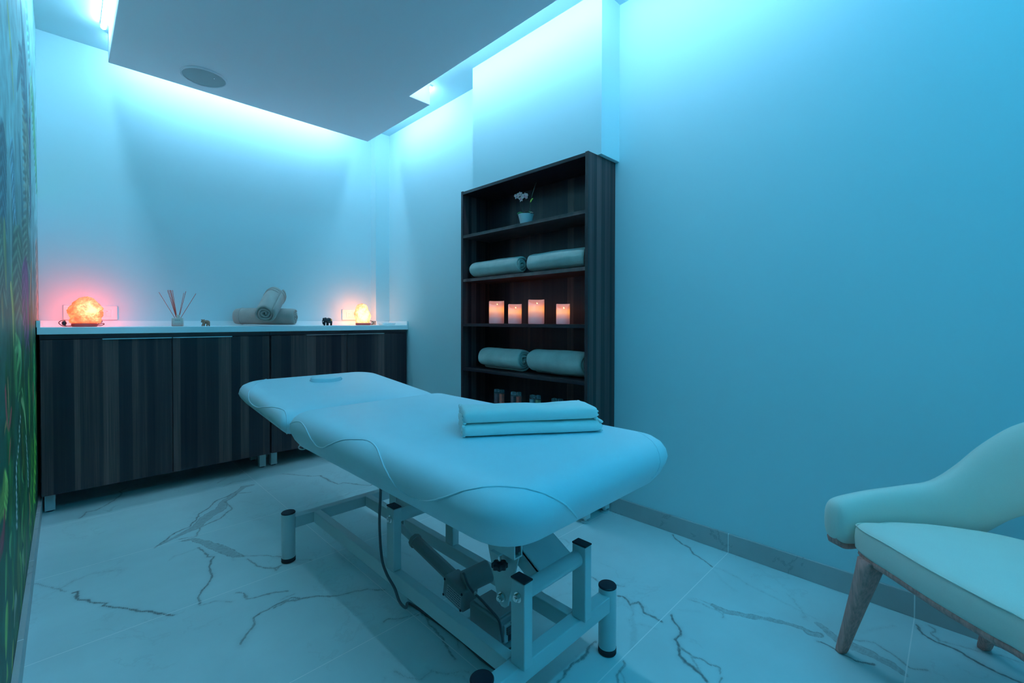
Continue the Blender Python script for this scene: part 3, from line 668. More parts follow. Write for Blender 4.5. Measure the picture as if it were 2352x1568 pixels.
cb = MB().tube([(.12, LY, z0+.002), (.145, LY-.005, z0+.003), (.158, LY-.01, z0+.011), (.150, LY-.008, z0+.014), (.135, LY, z0+.008), (.12, LY, z0+.004)], .0021, sub=8)
obj('power_cord', cb, M['black'], l1, smooth=True)
cb = MB().tube([(.128, LY, z0+.01), (.146, LY, z0+.02), (.150, LY+.01, z0+.028), (.14, LY+.03, z0+.034)], .0019, sub=6)
obj('power_cord', cb, M['black'], l1, smooth=True)
obj('cord_switch', MB().ball((-.004, LY-.004, z0+.016), (.010, .008, .013)), M['black'], l1, smooth=True)
l2 = thing('salt_lamp', (1.734, LY, CTOP), 'tall pear-shaped pale yellow salt lamp at the corner end of the worktop', 'lamp', 'glowing salt lamps on the worktop')
m2 = salt('salt_yellow', (1.1, .38, .07), (1.25, .80, .28), (1.45, 1.30, .78), 1.0, (1.725, LY-.05, 1.05), .10, 16, (1.1, .22, .06), -.12)
rock('salt_crystal', (1.734, LY, CTOP+.018), 1, .85, .158, [(0, .054), (.08, .058), (.28, .063), (.5, .062), (.65, .055), (.82, .047), (.92, .038), (.985, .024), (1, .004)], 5.1, m2, l2, .10)
obj('base', MB().lathe((1.736, LY, CTOP), [(.056, 0), (.061, .003), (.062, .015), (.059, .018)], squash=(1, .85)), M['lampbase'], l2, smooth=True, bevel=.001)
obj('power_cord', MB().tube([(1.79, LY+.01, z0), (1.815, LY-.01, z0+.005), (1.823, LY-.01, z0+.018), (1.81, LY, z0+.03), (1.79, LY+.02, z0+.033)], .0022, sub=8), M['black'], l2, smooth=True)

# reed diffuser
dx, dy = .493, 3.42
t = thing('reed_diffuser', (dx, dy, CTOP), 'small square glass reed diffuser bottle with thin red-brown reeds', 'diffuser')
gl = mat('frosted_bottle', (.50, .42, .38), .3, spec=.6); gn = NT(gl)
sp = gn.n('ShaderNodeSeparateXYZ'); gn.l(gn.pos(), sp.inputs[0])
gn.base(gn.ramp(gn.math('MULTIPLY', gn.math('SUBTRACT', sp.outputs[2], CTOP), 18), [(.0, (.62, .34, .28)), (.25, (.60, .38, .34)), (.38, (.50, .46, .40)), (1, (.62, .58, .52))]))
Mr = Matrix.Translation((dx, dy, CTOP)) @ Matrix.Rotation(math.radians(-14), 4, 'Z')
b1 = MB().box(-.028, .028, -.028, .028, 0, .052, M=Mr)
bt = obj('bottle', b1, gl, t, bevel=.004, seg=3)
obj('neck', MB().lathe((dx+.001, dy, CTOP+.050), [(.010, 0), (.010, .003), (.0095, .017), (.0110, .018), (.0110, .021), (.004, .021)], n=20), gl, t, smooth=True)
lab = MB().box(-.020, .021, -.0285, -.0283, .014, .046, M=Mr)
lb = obj('label', lab, mat('bottle_label', (.58, .55, .50), .6), t)
wr = MB()
rng = random.Random(3)
for row, (xa, xb) in enumerate(((-.012, .016), (-.012, .015))):
    x = xa
    while x < xb:
        l_ = rng.uniform(.0012, .0035); wr.box(x, min(x+l_, xb), -.0289, -.0286, .0395-row*.0045, .0412-row*.0045, M=Mr); x += l_+.0008
wr2 = MB()
wr2.box(-.016, .018, -.0289, -.0286, .0175, .0188, M=Mr)
obj('print', wr, M['dgrey'], lb); obj('print_line', wr2, M['reed'], lb)
tops = [(.402, 1.170), (.444, 1.185), (.449, 1.187), (.454, 1.185), (.458, 1.186), (.462, 1.184), (.467, 1.186), (.533, 1.181), (.526, 1.172), (.587, 1.170)]
for i, (x, z) in enumerate(tops):
    yy = dy+rng.uniform(-.012, .012)
    bx_ = dx+(x-dx)*.06
    obj('reed', MB().cyl((bx_-(x-dx)*.25*.3, dy, CTOP+.02), (x, yy, z), .0013, n=8), M['reed'], t, smooth=True)

# carved animals: joined solids skinned into one surface by voxel remesh
def carve(name, parts, material, label, cat, loc, vox=.0011):
    mb = MB()
    for c, r in parts:
        if len(c) == 3: mb.ball(c, r, n=14)
        else: mb.cyl(c[:3], c[3:], r[0], r[1], n=12)
    o = obj(name, mb, material, None, loc=loc, smooth=True)
    m = o.modifiers.new('r', 'REMESH'); m.mode = 'VOXEL'; m.voxel_size = vox; m.use_smooth_shade = True
    m = o.modifiers.new('s', 'SMOOTH'); m.factor = .5; m.iterations = 3
    tag(o, label, cat); return o
x, y, z = .629, 3.38, CTOP
P = [((x+.006, y, z+.027), (.018, .011, .012)), ((x-.006, y, z+.029), (.012, .009, .010)), ((x-.013, y-.002, z+.034), (.0085, .007, .008)),
     ((x-.019, y-.003, z+.029), (.0055, .0045, .006)), ((x-.018, y-.002, z+.0415), (.004, .003, .0022)), ((x-.007, y-.003, z+.0415), (.004, .003, .0022)), ((x-.022, y-.003, z+.0405), (.003, .002, .002)),
     ((x-.010, y-.006, z+.024, x-.019, y-.007, z+.001), (.0055, .0040)), ((x-.004, y+.006, z+.024, x-.006, y+.006, z+.001), (.0055, .0040)),
     ((x+.014, y-.006, z+.024, x+.006, y-.006, z+.001), (.0060, .0042)), ((x+.018, y+.005, z+.025, x+.021, y-.002, z+.001), (.0060, .0042)), ((x+.022, y, z+.033, x+.025, y, z+.018), (.0015, .001))]
carve('animal_figurine', P, M['bronze'], 'tiny brown horned animal figurine walking beside the reed diffuser', 'figurine', (x, y, z))
x, y = 1.412, 3.40
t = thing('elephant_figurine', (x, y, z), 'small glossy black carved elephant beside the tall pale salt lamp', 'figurine')
P = [((x+.010, y, z+.038), (.024, .017, .021)), ((x-.008, y, z+.039), (.018, .015, .018)), ((x-.025, y-.003, z+.045), (.013, .012, .014)), ((x-.020, y-.012, z+.042), (.009, .004, .013)), ((x-.020, y+.010, z+.042), (.009, .004, .013)),
     ((x-.031, y-.004, z+.052), (.007, .006, .006)), ((x-.017, y-.006, z+.055), (.008, .006, .006)),
     ((x-.035, y-.004, z+.040, x-.037, y-.006, z+.022), (.0065, .0052)), ((x-.037, y-.006, z+.024, x-.035, y-.008, z+.008), (.0052, .0038)),
     ((x-.024, y-.007, z+.030, x-.026, y-.008, z+.0005), (.0080, .0072)), ((x-.004, y-.008, z+.028, x-.006, y-.009, z+.0005), (.0085, .0075)),
     ((x+.006, y+.008, z+.028, x+.006, y+.008, z+.0005), (.0085, .0075)), ((x+.026, y-.007, z+.032, x+.025, y-.008, z+.0005), (.0085, .0072)), ((x+.032, y, z+.045, x+.035, y, z+.024), (.0022, .0015))]
mb = MB()
for c, r in P:
    if len(c) == 3: mb.ball(c, r, n=14)
    else: mb.cyl(c[:3], c[3:], r[0], r[1], n=12)
o = obj('body', mb, M['ebony'], t, smooth=True); m = o.modifiers.new('r', 'REMESH'); m.mode = 'VOXEL'; m.voxel_size = .0012; m.use_smooth_shade = True
m = o.modifiers.new('s', 'SMOOTH'); m.factor = .5; m.iterations = 2
for s_ in (-1, 1): obj('tusk', MB().tube([(x-.033, y-.004+s_*.006, z+.032), (x-.038, y-.006+s_*.007, z+.028), (x-.041, y-.006+s_*.007, z+.030)], .0011, n=6), M['plastic'], t, smooth=True)
sd = MB(); sd.ball((x+.024, y-.010, z+.042), (.0075, .006, .009), n=12)
obj('saddle_cloth', sd, M['amber'], t, smooth=True)

# small white slab (soap dish) at the corner end
t = thing('soap_dish', (1.925, 3.42, CTOP), 'flat white rounded dish lying at the corner end of the worktop', 'dish')
Ms = Matrix.Translation((1.925, 3.42, CTOP)) @ Matrix.Rotation(math.radians(8), 4, 'Z')
P = []
for cx, cy, a0 in ((.058, -.022, -90), (.058, .022, 0), (-.058, .022, 90), (-.058, -.022, 180)):
    P += [(cx+.012*math.cos(math.radians(a0+a)), cy+.012*math.sin(math.radians(a0+a))) for a in (0, 22, 45, 68, 90)]
mb = MB(); rings = [[Ms @ Vector((px*s_, py*s_, zz)) for px, py in P] for s_, zz in ((.86, 0), (.93, .004), (1, .014), (1, .019), (.95, .019), (.90, .013), (.6, .012))]
mb.loft(rings); obj('dish', mb, M['plastic'], t, smooth=False, bevel=.001)
obj('rim_band', MB().loft([[Ms @ Vector((px*s_, py*s_, zz)) for px, py in P] for s_, zz in ((1.006, .0145), (1.006, .0185))], caps=False), M['plastic'], t)

# ================================================================ rolled towels
def roll_towel(name, a, b, R, material, label, group, turns=3.2, squash=1.0, seed=0, hems=(), phase=0., open_=.14):
    """spiral sheet wound round the axis a->b, thick like terry; ends show the spiral"""
    a = Vector(a); b = Vector(b); d = (b-a).normalized(); L = (b-a).length
    up = Vector((0, 0, 1)); side = d.cross(up).normalized(); upv = side.cross(d).normalized()
    nt = int(turns*30); nx = 22; th = R*.72/turns
    rings = []; vs = []; fs = []
    for i in range(nt+1):
        t = i/nt; ang = phase+t*turns*2*math.pi; r0 = R*open_+(R*(1-open_)-th*.5)*t
        for j in range(nx+1):
            u = j/nx
            e = Vector((math.cos(ang)*.7, math.sin(ang)*.7, u*1.6))
            wob = 1+.085*noise.noise(e*1.5+Vector((seed, 0, 0)))+.035*noise.noise(e*4+Vector((0, seed, 0)))
            inner = (1-t)
            wob += inner*.30*math.sin(ang*3.3+seed)*.35
            endr = 1-.10*(max(0, abs(u-.5)*2-.86)/.14)**2
            r = r0*wob*endr
            off = .006*inner*math.sin(ang*2+seed)
            pos = a+d*(L*u+(.012*noise.noise(Vector((ang*.5, seed, 3))) if j in (0, nx) else 0))+side*(math.cos(ang)*r)+upv*(math.sin(ang)*r*squash)
            vs.append(pos)
    for i in range(nt):
        for j in range(nx): fs.append((i*(nx+1)+j, i*(nx+1)+j+1, (i+1)*(nx+1)+j+1, (i+1)*(nx+1)+j))
    mb = MB().add(vs, fs)
    c = (a+b)/2; zmin = min(v.z for v in vs)
    o = obj(name, mb, material, None, loc=(c.x, c.y, zmin-th*.4), smooth=True)
    m = o.modifiers.new('thick', 'SOLIDIFY'); m.thickness = th*.86; m.offset = 0
    m = o.modifiers.new('sub', 'SUBSURF'); m.levels = 1; m.render_levels = 1
    for hu in hems:                          # stitched hem ridge following the last turn
        hb = MB(); ring_pts = []; q = 40
        for k in range(q+1):
            dlt = k/q*2*math.pi*.97; t_ = 1-dlt/(2*math.pi*turns); ang = phase+t_*turns*2*math.pi
            r0 = R*open_+(R*(1-open_)-th*.5)*t_
            e = Vector((math.cos(ang)*.7, math.sin(ang)*.7, hu*1.6))
            wob = 1+.085*noise.noise(e*1.5+Vector((seed, 0, 0)))+.035*noise.noise(e*4+Vector((0, seed, 0)))+(1-t_)*.30*math.sin(ang*3.3+seed)*.35
            r = r0*wob+th*.43
            ring_pts.append(a+d*L*hu+side*(math.cos(ang)*r)+upv*(math.sin(ang)*r*squash))
        hb.tube(ring_pts, .0032, n=6, sub=1)
        LOC[o.name] = Vector((c.x, c.y, zmin-th*.4))
        obj('hem', hb, material, o, smooth=True)
    tag(o, label, 'towel', group); return o
tg = 'rolled towels'
roll_towel('rolled_towel', (.845, 3.590, CTOP+.064), (1.165, 3.345, CTOP+.061), .064, M['towel'], 'taupe rolled towel lying flat on the worktop beneath a leaning one', tg, seed=1.3, hems=(.11,), phase=1)
roll_towel('rolled_towel', (.938, 3.27, CTOP+.080), (1.085, 3.515, CTOP+.232), .075, M['towel'], 'taupe rolled towel leaning diagonally over the flat one on the worktop', tg, seed=4.7, hems=(.78, .88), phase=-.6)

# ================================================================ tall open bookcase
BX0, BX1, BY0, BY1 = 1.788, XR-.004, 1.271, 2.250
woodb = wood('bookcase_wood_front', 1, None, 15)
woodside = wood('bookcase_wood_side', 0, (1.78, 2.04, [(1.78, .35), (1.80, .6), (1.835, .25), (1.86, .85), (1.90, .35), (1.935, .6), (1.98, .2), (2.0, .5)]))
bk = thing('bookcase', ((BX0+BX1)/2, (BY0+BY1)/2, 0), 'tall dark wooden open bookcase standing against the long blue wall', 'bookcase')
obj('side_panel', MB().box(BX0, BX1, BY0, BY0+.018, .105, 1.821), woodside, bk, bevel=.0008)
obj('side_panel', MB().box(BX0, BX1, BY1-.018, BY1, .105, 1.821), woodside, bk, bevel=.0008)
obj('back_panel', MB().box(BX1-.012, BX1-.002, BY0+.018, BY1-.018, .105, 1.812), woodb, bk)
woodsh = wood('shelf_wood', 2, None, 60)
obj('top_panel', MB().box(BX0+.002, BX1-.002, BY0+.018, BY1-.018, 1.800, 1.818), woodsh, bk, bevel=.0006)
SH = [1.542, 1.265, .984, .704, .427, .125]
for k, z in enumerate(SH):
    obj('shelf', MB().box(BX0+.003, BX1-.012, BY0+.018, BY1-.018, z-.018, z), woodsh, bk, bevel=.0006)
    if k < 5:
        for yy in (BY0+.018, BY1-.018):
            s_ = 1 if yy < 1.7 else -1
            for xx in (BX0+.03, BX1-.05): obj('shelf_pin', MB().cyl((xx, yy, z-.0205), (xx, yy+s_*.009, z-.0205), .0025, n=8), M['chrome'], bk)
for (lx, ly) in ((BX0+.035, BY0+.035), (BX1-.035, BY0+.035), (BX0+.035, BY1-.035), (BX1-.035, BY1-.035)):
    l = obj('leg', MB().box(lx-.019, lx+.019, ly-.019, ly+.019, .022, .106), M['steel'], bk, bevel=.0015)
    obj('foot_pad', MB().lathe((lx, ly, 0), [(.018, 0), (.020, .002), (.020, .008), (.009, .010), (.009, .023)], n=24), M['steel'], l, smooth=False)

# orchid
px_, py_ = 1.865, 1.755; z0 = SH[0]
t = thing('potted_orchid', (px_, py_, z0), 'small orchid with pale pink flowers in a white pot on the top shelf', 'plant')
obj('pot', MB().lathe((px_, py_, z0), [(.028, 0), (.030, .002), (.044, .062), (.0455, .064), (.0435, .064), (.040, .050), (.01, .050)]), M['plastic'], t, smooth=True)
obj('moss', MB().ball((px_, py_-.012, z0+.056), (.030, .030, .030), n=20), M['bark'], t, smooth=True)
def leafm(base, tip, w_, material, name, droop=.01):
    a = Vector(base); b = Vector(tip); d = b-a; s_ = d.cross(Vector((0, 0, 1))).normalized(); mb = MB(); L = []
    for i in range(9):
        u = i/8; c = a+d*u+Vector((0, 0, droop*math.sin(math.pi*u))); ww = w_*math.sin(math.pi*min(1, u*.9+.08))**.7
        L.append([c-s_*ww+Vector((0, 0, .003)), c-s_*ww*.5+Vector((0,0,.001)), c, c+s_*ww*.5+Vector((0,0,.001)), c+s_*ww+Vector((0, 0, .003)), c+s_*ww*.5-Vector((0, 0, .0008)), c-Vector((0, 0, .0012)), c-s_*ww*.5-Vector((0, 0, .0008))])
    mb.loft(L); return obj(name, mb, material, t, smooth=True)
leafm((px_, py_, z0+.062), (px_-.018, py_+.052, z0+.074), .013, M['greenleaf'], 'leaf')
leafm((px_, py_-.01, z0+.062), (px_-.01, py_-.056, z0+.066), .006, M['greenleaf'], 'leaf')
leafm((px_+.01, py_+.02, z0+.062), (px_+.03, py_+.045, z0+.07), .010, M['greenleaf'], 'leaf')
obj('root', MB().tube([(px_-.01, py_-.03, z0+.062), (px_-.012, py_-.05, z0+.068), (px_-.012, py_-.066, z0+.063)], .0022, n=6), M['petal'], t, smooth=True)
obj('stem', MB().tube([(px_, py_+.012, z0+.05), (px_, py_+.03, z0+.10), (px_-.004, py_+.045, z0+.14), (px_-.008, py_+.042, z0+.175), (px_-.008, py_+.025, z0+.19), (px_-.008, py_-.0, z0+.175)], .0017, n=6), M['bark'], t, smooth=True)
obj('support_stick', MB().tube([(px_, py_+.005, z0+.05), (px_, py_+.036, z0+.15)], .0014, n=6, sub=1), M['bark'], t)
obj('support_stick', MB().tube([(px_+.005, py_-.01, z0+.06), (px_, py_-.045, z0+.16), (px_+.01, py_-.07, z0+.235)], .0022, n=6), M['bark'], t)
obj('support_stick', MB().tube([(px_+.003, py_-.02, z0+.06), (px_, py_-.046, z0+.13)], .0018, n=6, sub=1), M['bark'], t)
leafm((px_, py_-.034, z0+.128), (px_-.004, py_-.058, z0+.145), .0055, M['lightgreen'], 'bud_sheath', .002)
def flower(c, r, yaw, seed):
    c = Vector(c); rg = random.Random(seed)
    f = None; mb = MB()
    Rz = Matrix.Rotation(yaw, 3, 'Z')
    for k in range(5):
        a = math.pi/2+k*2*math.pi/5+rg.uniform(-.1, .1); rr = r*(1.0 if k in (1, 4) else .85)
        dv = Rz @ Vector((rg.uniform(-.15, .0), math.cos(a), math.sin(a)))
        ctr = c+dv*rr*.55
        Rm = (Rz @ Matrix.Rotation(a, 3, 'X')).to_4x4()
        mb.ball(ctr, (r*.07, rr*.52, rr*.40 if k in (1, 4) else rr*.30), n=10, M=Rm)
    f = obj('flower', mb, M['petal'], t, smooth=True)
    obj('lip', MB().ball(c+Rz @ Vector((-r*.18, 0, -r*.15)), (r*.14, r*.16, r*.20), n=8), M['petal2'], f, smooth=True)
for i, (fy, fz, r, yw) in enumerate(((.058, .186, .020, .3), (.024, .166, .022, -.2), (-.002, .178, .020, .4), (.036, .194, .017, .1), (-.018, .170, .018, -.3))):
    flower((px_-.018, py_+fy-.005, z0+fz-.01), r, yw, i)
for dy_, dz_ in ((.075, .202), (.066, .196)): obj('bud', MB().ball((px_-.01, py_+dy_, z0+dz_-.01), (.004, .005, .0035), n=8), M['petal'], t, smooth=True)

# towels on the shelves
R1 = .058
roll_towel('rolled_towel', (1.848, 2.185, SH[1]+R1*.97), (1.848, 1.765, SH[1]+R1*.97), R1, M['towel2'], 'left rolled towel on the second shelf, spiral end showing', tg, seed=7.1, squash=.93, phase=2.4, turns=3)
roll_towel('rolled_towel', (1.852, 1.700, SH[1]+R1*.97), (1.852, 1.315, SH[1]+R1*.97), R1, M['towel2'], 'right rolled towel on the second shelf, running to the side panel', tg, seed=3.1, squash=.92, phase=1.9, turns=3)
R2 = .076
roll_towel('rolled_towel', (1.868, 2.115, SH[3]+R2*.935), (1.868, 1.765, SH[3]+R2*.935), R2, M['towel2'], 'left thick rolled towel on the shelf below the candles', tg, seed=9.4, squash=.90, phase=2.2, turns=3.4)
roll_towel('rolled_towel', (1.872, 1.700, SH[3]+R2*.985), (1.872, 1.325, SH[3]+R2*.985), R2*1.03, M['towel2'], 'right thick rolled towel on the shelf below the candles', tg, seed=12.8, squash=.93, phase=2.0, turns=3.4)

# LED candles
def candle(cy, r, h, label):
    z = SH[2]; cx = 1.845
    t = thing('candle', (cx, cy, z), label, 'candle', 'flameless candles on the middle shelf')
    m = mat('candle_wax', (.58, .44, .46), .55, emit=(1, .3, .1), es=1); n = NT(m); sp = n.n('ShaderNodeSeparateXYZ'); n.l(n.pos(), sp.inputs[0])
    u = n.math('DIVIDE', n.math('SUBTRACT', sp.outputs[2], z), h)
    col = n.ramp(u, [(0, (.10, .04, .05)), (.22, (.20, .07, .06)), (.42, (.60, .17, .05)), (.56, (1.05, .36, .05)), (.68, (1.1, .33, .04)), (.80, (.66, .16, .05)), (.92, (.42, .13, .08)), (1, (.40, .15, .11))])
    n.l(col, n.b.inputs['Emission Color'])
    mb = MB(); n_ = 40; rings = []
    def top(a, rr):   # the rim is melted lower on one side
        return h-.027*max(0, math.cos((a-3.70)*.92) if abs(a-3.70) < 1.7 else 0)**1.4
    for rr, zf in ((.93, 0), (1, .03), (1, .5), (1, None), (.97, None), (.90, None), (.86, 'in'), (.5, 'in'), (.05, 'in')):
        ring = []
        for i in range(n_):
            a = 2*math.pi*i/n_
            zz = (zf*h if isinstance(zf, (int, float)) else (top(a, 1)+(0 if rr > .98 else .001 if rr > .93 else -.001) if zf is None else h-.034-.004*(1-rr)))
            ring.append(Vector((cx+rr*r*math.cos(a), cy+rr*r*math.sin(a), z+zz)))
        rings.append(ring)
    mb.loft(rings); obj('wax_body', mb, m, t, smooth=True)
    fm = MB(); fx, fy = cx+.004, cy-.006
    fm.lathe((0, 0, 0), [(.0005, 0), (.0028, .003), (.0032, .006), (.0018, .011), (.0003, .015)], n=12)
    Mt = Matrix.Translation((fx, fy, z+h-.030)) @ Matrix.Rotation(math.radians(-24), 4, 'X')
    fm.v = [tuple(Mt @ Vector(v)) for v in fm.v]
    obj('flame', fm, mat('flame_tip', (1, .6, .2), .5, emit=(6, 3.0, .8), es=1.5), t, smooth=True)
for (cy, r, h, lab) in ((1.978, .0455, .137, 'first glowing candle from the left on the middle shelf, wide and tall'), (1.822, .039, .114, 'second glowing candle from the left, small, between two taller ones'),
                        (1.656, .0445, .135, 'third glowing candle from the left, largest on the middle shelf'), (1.468, .0355, .106, 'rightmost glowing candle, small, standing apart from the others')):
    candle(cy, r, h, lab)

# oil bottles on the lower shelf: pairs of clear square bottles
def bottle(cx, cy, liquid, label, group, h=.163, w_=.0125):
    z = SH[4]
    t = thing('oil_bottle', (cx, cy, z), label, 'bottle', group)
    def sq(s_, zz):
        P = []; r = .003*s_/.0125
        for ax_, ay_, a0 in ((s_-r, -s_+r, -90), (s_-r, s_-r, 0), (-s_+r, s_-r, 90), (-s_+r, -s_+r, 180)):
            P += [Vector((cx+ax_+r*math.cos(math.radians(a0+a)), cy+ay_+r*math.sin(math.radians(a0+a)), z+zz)) for a in (0, 30, 60, 90)]
        return P
    lq = obj('oil', MB().loft([sq(w_*.9, .003), sq(w_*.9, h-.026), sq(w_*.9, h-.0255)]), liquid, t, smooth=False)
    obj('glass', MB().loft([sq(w_*.95, 0), sq(w_, .003), sq(w_, h-.021), sq(w_*.9, h-.018), sq(w_*.7, h-.0165)]), M['glass'], t, smooth=False)
    obj('cap', MB().loft([sq(w_*.88, h-.0165), sq(w_*.94, h-.015), sq(w_*.94, h-.004), sq(w_*.82, h), sq(w_*.3, h-.001)]), M['capglass'], t, smooth=False)
    bd_ = MB()
    for zz in (h-.045, h-.070): bd_.loft([sq(w_*1.01, zz), sq(w_*1.03, zz+.0008), sq(w_*1.01, zz+.0016)], caps=False)
    obj('band', bd_, M['capglass'], t)
M['glass'] = mat('thin_glass', (.9, .95, .95), .06, trans=.9, ior=1.1)
M['capglass'] = mat('clear_cap', (.45, .55, .6), .12, spec=.8, trans=.8, ior=1.25)
red = mat('red_oil', (1.0, .10, .05), .2, emit=(.30, .025, .012), es=.0); green = mat('yellow_green_oil', (.34, .42, .22), .2)
dark = mat('dark_oil', (.20, .05, .07), .2); clear = mat('clear_oil', (.22, .42, .48), .15)
og = 'oil bottles on the lower shelf'
for cy, q, names in ((1.945, (dark, red), ('dark red oil bottle, left of the first pair on the lower shelf', 'bright red oil bottle, right of the first pair on the lower shelf')),
                     (1.803, (dark, red), ('dark red oil bottle, left of the second pair on the lower shelf', 'bright red oil bottle, right of the second pair on the lower shelf')),
                     (1.655, (clear, green), ('clear bottle, left of the pale green pair on the lower shelf', 'pale yellow-green oil bottle, right of the pale pair on the lower shelf')),
                     (1.497, (dark, dark), ('dark bottle, left of the last pair, its cap just above the sheets', 'dark bottle, right of the last pair, nearest the side panel'))):
    bottle(1.836, cy+.021, q[0], names[0], og); bottle(1.846, cy-.013, q[1], names[1], og)

# speaker grille in the raft
sx_, sy_ = .602, 3.225
t = thing('ceiling_speaker', (sx_, sy_, SZ), 'round grey speaker grille set into the grey ceiling raft', 'speaker')
obj('rim', MB().lathe((sx_, sy_, SZ), [(.118, 0), (.118, -.006), (.114, -.009), (.110, -.009), (.108, -.004), (.108, 0)], n=64), M['soffit'], t, smooth=False)
gm = mat('speaker_mesh', (.33, .33, .33), .6); gn = NT(gm)
v = gn.n('ShaderNodeTexVoronoi'); v.inputs['Scale'].default_value = 420; gn.l(gn.pos(), v.inputs['Vector']); gn.bump(v.outputs['Distance'], .5, .001)
obj('grille', MB().lathe((sx_, sy_, SZ), [(.109, -.002), (.109, -.005), (.08, -.0062), (.02, -.0066)], n=64), gm, t, smooth=False)
obj('status_light', MB().ball((sx_+.045, sy_-.032, SZ-.0068), (.0018, .0018, .001), n=8), mat('status_led', (1, 1, 1), .3, emit=(.5, .9, 1), es=3), t)

# ================================================================ massage table
TX, TY = .900, 1.36
tb = thing('massage_table', (TX, 1.35, 0), 'white padded massage table on a white steel frame in the middle of the marble floor', 'massage table')
def rrect(x0, x1, y0, y1, r00, r10, r11, r01, n_=9):
    """corner order: (x0,y0) (x1,y0) (x1,y1) (x0,y1)"""
    P = []
    for cx, cy, r, a0 in ((x0+r00, y0+r00, r00, 180), (x1-r10, y0+r10, r10, 270), (x1-r11, y1-r11, r11, 0), (x0+r01, y1-r01, r01, 90)):
        P += [(cx+r*math.cos(math.radians(a0+90*i/(n_-1))), cy+r*math.sin(math.radians(a0+90*i/(n_-1)))) for i in range(n_)]
    return P
def resample(P, per):
    """insert points on the straight runs so the surface subdivides evenly"""
    out = []
    for i in range(len(P)):
        a = P[i]; b = P[(i+1) % len(P)]; L = math.hypot(b[0]-a[0], b[1]-a[1]); k = max(1, per[i//9] if (i % 9) == 8 else 1)
        for j in range(k): out.append((a[0]+(b[0]-a[0])*j/k, a[1]+(b[1]-a[1])*j/k))
    return out
def cushion(name, x0, x1, y0, y1, ztop, zbot, prof, yin, radii, xf=None, parent=None):
    """prof: list of (inset, 0..1 height); yin=(near,far) factor on the inset; radii: corner radii"""
    rings = []
    for ins, t in prof:
        rr = [max(.006, r-ins*.5) if r > .03 else max(.004, r) for r in radii]
        P = resample(rrect(x0+ins, x1-ins, y0+ins*yin[0], y1-ins*yin[1], *rr), (10, 14, 10, 14))
        ring = []
        for x, y in P:
            v = Vector((x, y, zbot+(ztop-zbot)*t))
            ring.append(xf(v) if xf else v)
        rings.append(ring)
    mb = MB().loft(rings)
    return obj(name, mb, M['upl'], parent, smooth=True)
# (inset, height fraction) from the middle of the underside round the edge to the middle of the top
PF = [(.22, .0), (.10, .0), (.062, .02), (.036, .14), (.016, .32), (.004, .50), (0, .62), (.004, .74), (.014, .855), (.030, .935), (.052, .978), (.085, .994), (.14, 1.0), (.22, 1.0), (.30, 1.0)]
def bow(v):
    # the sides flare slightly towards the foot end and the underside corners tuck in
    t = max(0, min(1, (v.y-.60)/1.12)); return v
cu = cushion('mattress', .560, 1.262, .572, 1.702, .6735, .528, PF, (1.0, .26), (.115, .095, .030, .030), bow, tb)
HA = math.radians(4.9)
def headx(v):
    y = v.y-1.737; z = v.z-.54
    wv = Vector((v.x, 1.737+y*math.cos(HA)-z*math.sin(HA)*.3, .54+z*math.cos(HA)+y*math.sin(HA)))
    return wv
PH = [(.22, .0), (.10, .0), (.070, .03), (.045, .14), (.024, .30), (.006, .50), (0, .62), (.004, .76), (.012, .88), (.026, .95), (.050, .985), (.09, 1.0), (.16, 1.0), (.25, 1.0)]
hd = cushion('head_section', .550, 1.243, 1.730, 2.415, .665, .545, PH, (1.5, 1.0), (.025, .025, .105, .13), headx, tb)
# face-hole plug
hc = headx(Vector((.915, 2.222, .6665))); mb = MB(); rings = []
for s_, zz in ((1.02, -.004), (1.06, .001), (1.0, .003), (1.0, .010), (.95, .0135), (.85, .0155), (.5, .017), (.1, .017)):
    rings.append([hc+Vector((.074*s_*math.cos(a)*(1+.06*math.sin(a)), .052*s_*math.sin(a), zz+.052*s_*math.sin(a)*math.tan(HA))) for a in [2*math.pi*i/40 for i in range(40)]])
mb.loft(rings); obj('face_hole_plug', mb, M['upl'], hd, smooth=True)
# piping seams laid on the cushions: traced points are snapped onto the surface
from mathutils.bvhtree import BVHTree
def snap_tree(o):
    me = o.data; L = LOC[o.name]; return BVHTree.FromPolygons([v.co+L for v in me.vertices], [tuple(p.vertices) for p in me.polygons])
def piping(o, pts, r, name='piping', lift=.0005, sub=10):
    tr = snap_tree(o); P = []
    for p in smooth_path(pts, sub):
        q, nn, _, _ = tr.find_nearest(p); P.append(q+nn*lift if (q-p).dot(nn) <= 1e9 else q)
    mb = MB(); mb.tube(P, r, n=6, sub=1); return obj(name, mb, M['upl'], o, smooth=True)
piping(cu, [(0.5655, 1.6839, 0.6297), (0.5701, 1.6408, 0.6459), (0.5723, 1.5977, 0.6495), (0.5658, 1.5369, 0.6386), (0.5602, 1.4777, 0.6173), (0.5639, 1.4413, 0.6012), (0.5628, 1.391, 0.6061), (0.5624, 1.332, 0.6286), (0.5719, 1.2783, 0.6489), (0.5844, 1.2207, 0.66), (0.5947, 1.1627, 0.6654), (0.5883, 1.1086, 0.6628), (0.5758, 1.0642, 0.6537), (0.5652, 1.0249, 0.6377), (0.5602, 0.9841, 0.6171), (0.567, 0.955, 0.5941), (0.5704, 0.9027, 0.5868), (0.5639, 0.8307, 0.6011), (0.5623, 0.7641, 0.6281), (0.5728, 0.7188, 0.6504), (0.5896, 0.6837, 0.6625), (0.6183, 0.6499, 0.6666), (0.6462, 0.616, 0.6648), (0.6756, 0.5895, 0.6544), (0.7133, 0.5752, 0.632), (0.7502, 0.5755, 0.603), (0.8003, 0.5957, 0.5644)], .0021)
